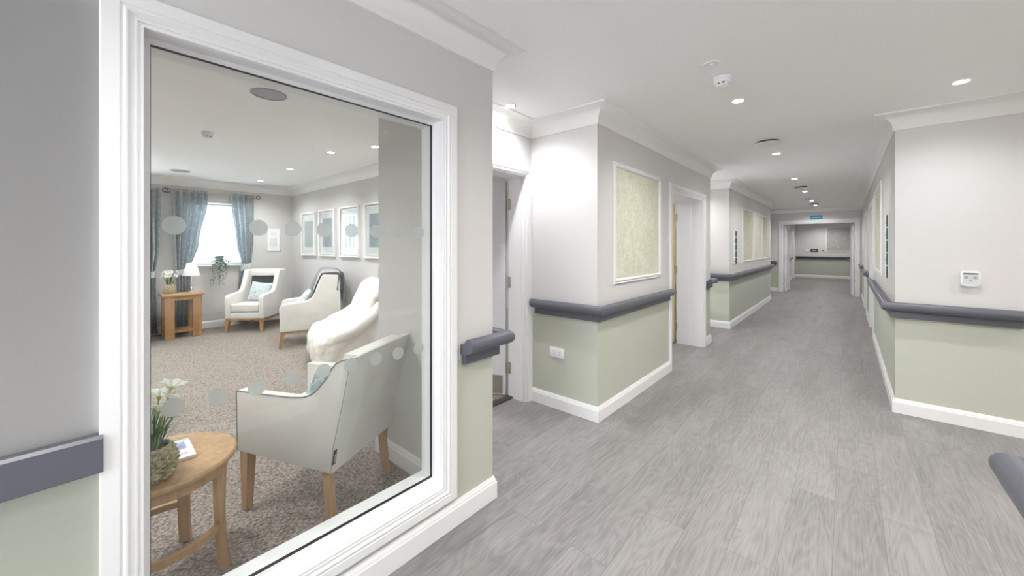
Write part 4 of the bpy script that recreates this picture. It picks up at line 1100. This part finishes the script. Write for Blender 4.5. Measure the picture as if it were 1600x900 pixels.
curtain('leftmost blue grey patterned curtain at the edge of the glass', [(2.31, 0.45, 0.86, 0.044), (2.15, 0.45, 0.86, 0.044), (1.35, 0.55, 0.84, 0.044), (0.98, 0.62, 0.80, 0.030), (0.86, 0.62, 0.80, 0.034), (0.35, 0.56, 0.81, 0.040), (0.03, 0.56, 0.82, 0.044)], 5, tie=(0.93, 0.62, 0.80), seed=2)
def pole(y0, y1, label):
    r = empty('curtain_pole', (-8.095, (y0+y1)/2, 2.275)); h = (y1-y0)/2
    b = B(); tube(b, [(0, -h, 0), (0, h, 0)], 0.011, 12); obj('rod', b, M['steel'], r)
    for s in (-1, 1):
        b = B()
        Mx = Matrix.Translation((0, s*(h+0.035), 0)) @ Matrix.Rotation(PI/2, 4, 'Y')
        tube(b, [Mx @ Vector((0.032*math.cos(a), 0.032*math.sin(a), 0)) for a in [2*PI*i/24 for i in range(24)]], 0.006, 8, closed=True); obj('finial', b, M['dgrey'], r)
        b = B(); tube(b, [(0, s*(h-0.03), 0), (-0.054, s*(h-0.03), 0)], 0.008, 8); obj('bracket', b, M['chrome'], r)
    return tag(r, label, 'curtain pole', 'metal curtain poles')
pole(0.97, 2.14, 'metal curtain pole above the bright lounge window')
pole(-1.1, 0.87, 'metal curtain pole over the leftmost patterned curtain')

# vertical blinds
r = empty('vertical_blind', (-8.20, 1.575, 2.12))
b = B(); box(b, -0.02, 0.02, -0.43, 0.43, -0.04, 0.0, 0.003, 1); obj('head_rail', b, M['white'], r)
for k in range(10):
    b = B(); Mx = Matrix.Translation((0, -0.395+0.088*k, 0)) @ Matrix.Rotation(math.radians(62), 4, 'Z')
    box(b, -0.044, 0.044, -0.0008, 0.0008, -1.02, -0.045, Mx=Mx); obj('blind_slat', b, M['blind'], r)
tag(r, 'white vertical blind hanging in the bright lounge window', 'blind')

# trailing plant on the window sill
random.seed(11)
r = empty('trailing_plant', (-8.135, 1.60, 1.0705))
b = B(); lathe(b, [(0.035, 0), (0.046, 0.075), (0.049, 0.078), (0.044, 0.078)], n=24); obj('pot', b, M['lgrey'], r)
t = bmesh.new()
def leaf(t, p, d, s, nrm):
    d = Vector(d).normalized(); w = d.cross(Vector(nrm)).normalized()
    q = [p, p+d*s*0.4+w*s*0.32, p+d*s, p+d*s*0.4-w*s*0.32]
    t.faces.new([t.verts.new(x) for x in q])
for k in range(26):
    a = random.uniform(-1.5, 1.5); reach = random.uniform(0.06, 0.15); drop = random.uniform(0.02, 0.44)
    for i in range(22):
        u = i/21
        x = 0.02+min(1, u*2.4)*reach*max(0.55, math.cos(a*0.7)); y = math.sin(a)*(0.03+0.10*u)+0.01*math.sin(i+k); z = 0.085+0.06*math.sin(min(u*2.4, 1)*PI)-max(0, u-0.25)/0.75*drop
        leaf(t, Vector((x, y, z)), (random.uniform(-.2, 1), random.uniform(-1, 1), random.uniform(-1, .5)), random.uniform(0.016, 0.032), (1, random.uniform(-.5, .5), random.uniform(-.5, .5)))
bmesh.ops.solidify(t, geom=t.faces[:], thickness=0.0006); b = B(); merge(b, t); obj('foliage', b, M['sageleaf'], r)
tag(r, 'green trailing plant hanging over the lounge window sill', 'potted plant')

# framed pictures
def picture(x0, x1, z0, z1, label, mat, plane=2.76):
    cx = (x0+x1)/2; r = empty('framed_picture', (cx, plane, z0)); w, h = x1-x0, z1-z0; f = 0.026
    b = B(); sweep(b, [(-w/2, -0.001, 0), (-w/2, -0.001, h), (w/2, -0.001, h), (w/2, -0.001, 0)], [(0, 0), (0, 0.034), (0.004, 0.036), (f-0.004, 0.036), (f, 0.034), (f, 0)], U=(0, -1, 0), side=-1, closed=True)
    fr = obj('picture_frame', b, M['white'], r, 25)
    b = B(); box(b, -w/2+0.01, w/2-0.01, -0.012, -0.002, 0.01, h-0.01); obj('mount', b, M['paper'], r)
    mx, mz = w*0.18, h*0.18
    b = B(); box(b, -w/2+mx, w/2-mx, -0.0135, -0.0118, mz, h-mz*0.95); obj('print', b, mat, r)
    b = B(); box(b, -w/2+f-0.003, w/2-f+0.003, -0.026, -0.024, f-0.003, h-f+0.003); obj('picture_glass', b, M['glass'], r)
    return tag(r, label, 'picture', 'white framed pictures on the lounge wall')
picture(-7.58, -7.02, 1.24, 1.965, 'leftmost white framed blue grey picture on the lounge wall', M['art'])
picture(-6.81, -6.25, 1.245, 1.975, 'second white framed picture from the left on the lounge wall', M['art'])
picture(-6.02, -5.46, 1.245, 1.975, 'third white framed picture, the one with a bright window reflection', M['art'])
picture(-5.23, -4.67, 1.245, 1.975, 'rightmost white framed picture, cut by the wall edge', M['art'])
r = empty('framed_notice', (-8.15, 2.44, 1.30)); b = B()
sweep(b, [(0.001, -0.11, 0), (0.001, -0.11, 0.42), (0.001, 0.11, 0.42), (0.001, 0.11, 0)], [(0, 0), (0, 0.014), (0.014, 0.014), (0.014, 0)], U=(1, 0, 0), side=1, closed=True); obj('frame', b, M['white'], r)
b = B(); box(b, 0.002, 0.006, -0.105, 0.105, 0.006, 0.414); obj('sheet', b, M['paper'], r)
b = B(); box(b, 0.0062, 0.007, -0.045, -0.008, 0.29, 0.34); box(b, 0.0062, 0.007, 0.008, 0.045, 0.29, 0.34); box(b, 0.0062, 0.007, -0.06, 0.06, 0.08, 0.24); obj('print', b, plain('pale_print', (0.66, 0.69, 0.72), 0.6), r)
tag(r, 'small pale framed notice on the lounge wall right of the curtain', 'notice')

# ------------------------------------------------------------------ daylight, camera, colour
W = bpy.data.worlds.new('World'); SC.world = W; W.use_nodes = True
W.node_tree.nodes['Background'].inputs[0].default_value = (0.90, 0.95, 1.0, 1); W.node_tree.nodes['Background'].inputs[1].default_value = 7.0
def portal(loc, rot, sx, sy):
    l = bpy.data.lights.new('window_daylight', 'AREA'); l.shape = 'RECTANGLE'; l.size = sx; l.size_y = sy; l.cycles.is_portal = True
    o = bpy.data.objects.new('window_daylight', l); COL.objects.link(o); o.location = loc; o.rotation_euler = rot
portal((-8.45, 1.575, 1.6), (0, -PI/2, 0), 1.1, 0.95); portal((-8.45, -0.225, 1.6), (0, -PI/2, 0), 1.1, 1.5)
portal((-0.57, -3.75, 1.12), (PI/2, 0, 0), 1.7, 2.0)  # portal of the added window behind the camera

cam = bpy.data.cameras.new('Camera'); co = bpy.data.objects.new('Camera', cam); COL.objects.link(co); SC.camera = co
f = 596.0; yaw = math.atan(524/596)
cam.sensor_width = 36; cam.lens = f/1600*36; cam.shift_y = (383.5-450)/1600; cam.clip_start = 0.02; cam.clip_end = 100
co.location = (0, 0, 1.4); co.rotation_euler = (PI/2, 0, yaw)
SC.view_settings.view_transform = 'Standard'; SC.view_settings.look = 'None'; SC.view_settings.gamma = 1.0; SC.view_settings.use_curve_mapping = False
SC.view_settings.exposure = 1.0
cy = SC.cycles
cy.max_bounces = 12; cy.diffuse_bounces = 8; cy.glossy_bounces = 4; cy.transparent_max_bounces = 16; cy.transmission_bounces = 6
cy.sample_clamp_indirect = 8.0; cy.caustics_reflective = False; cy.caustics_refractive = False
cy.use_denoising = True
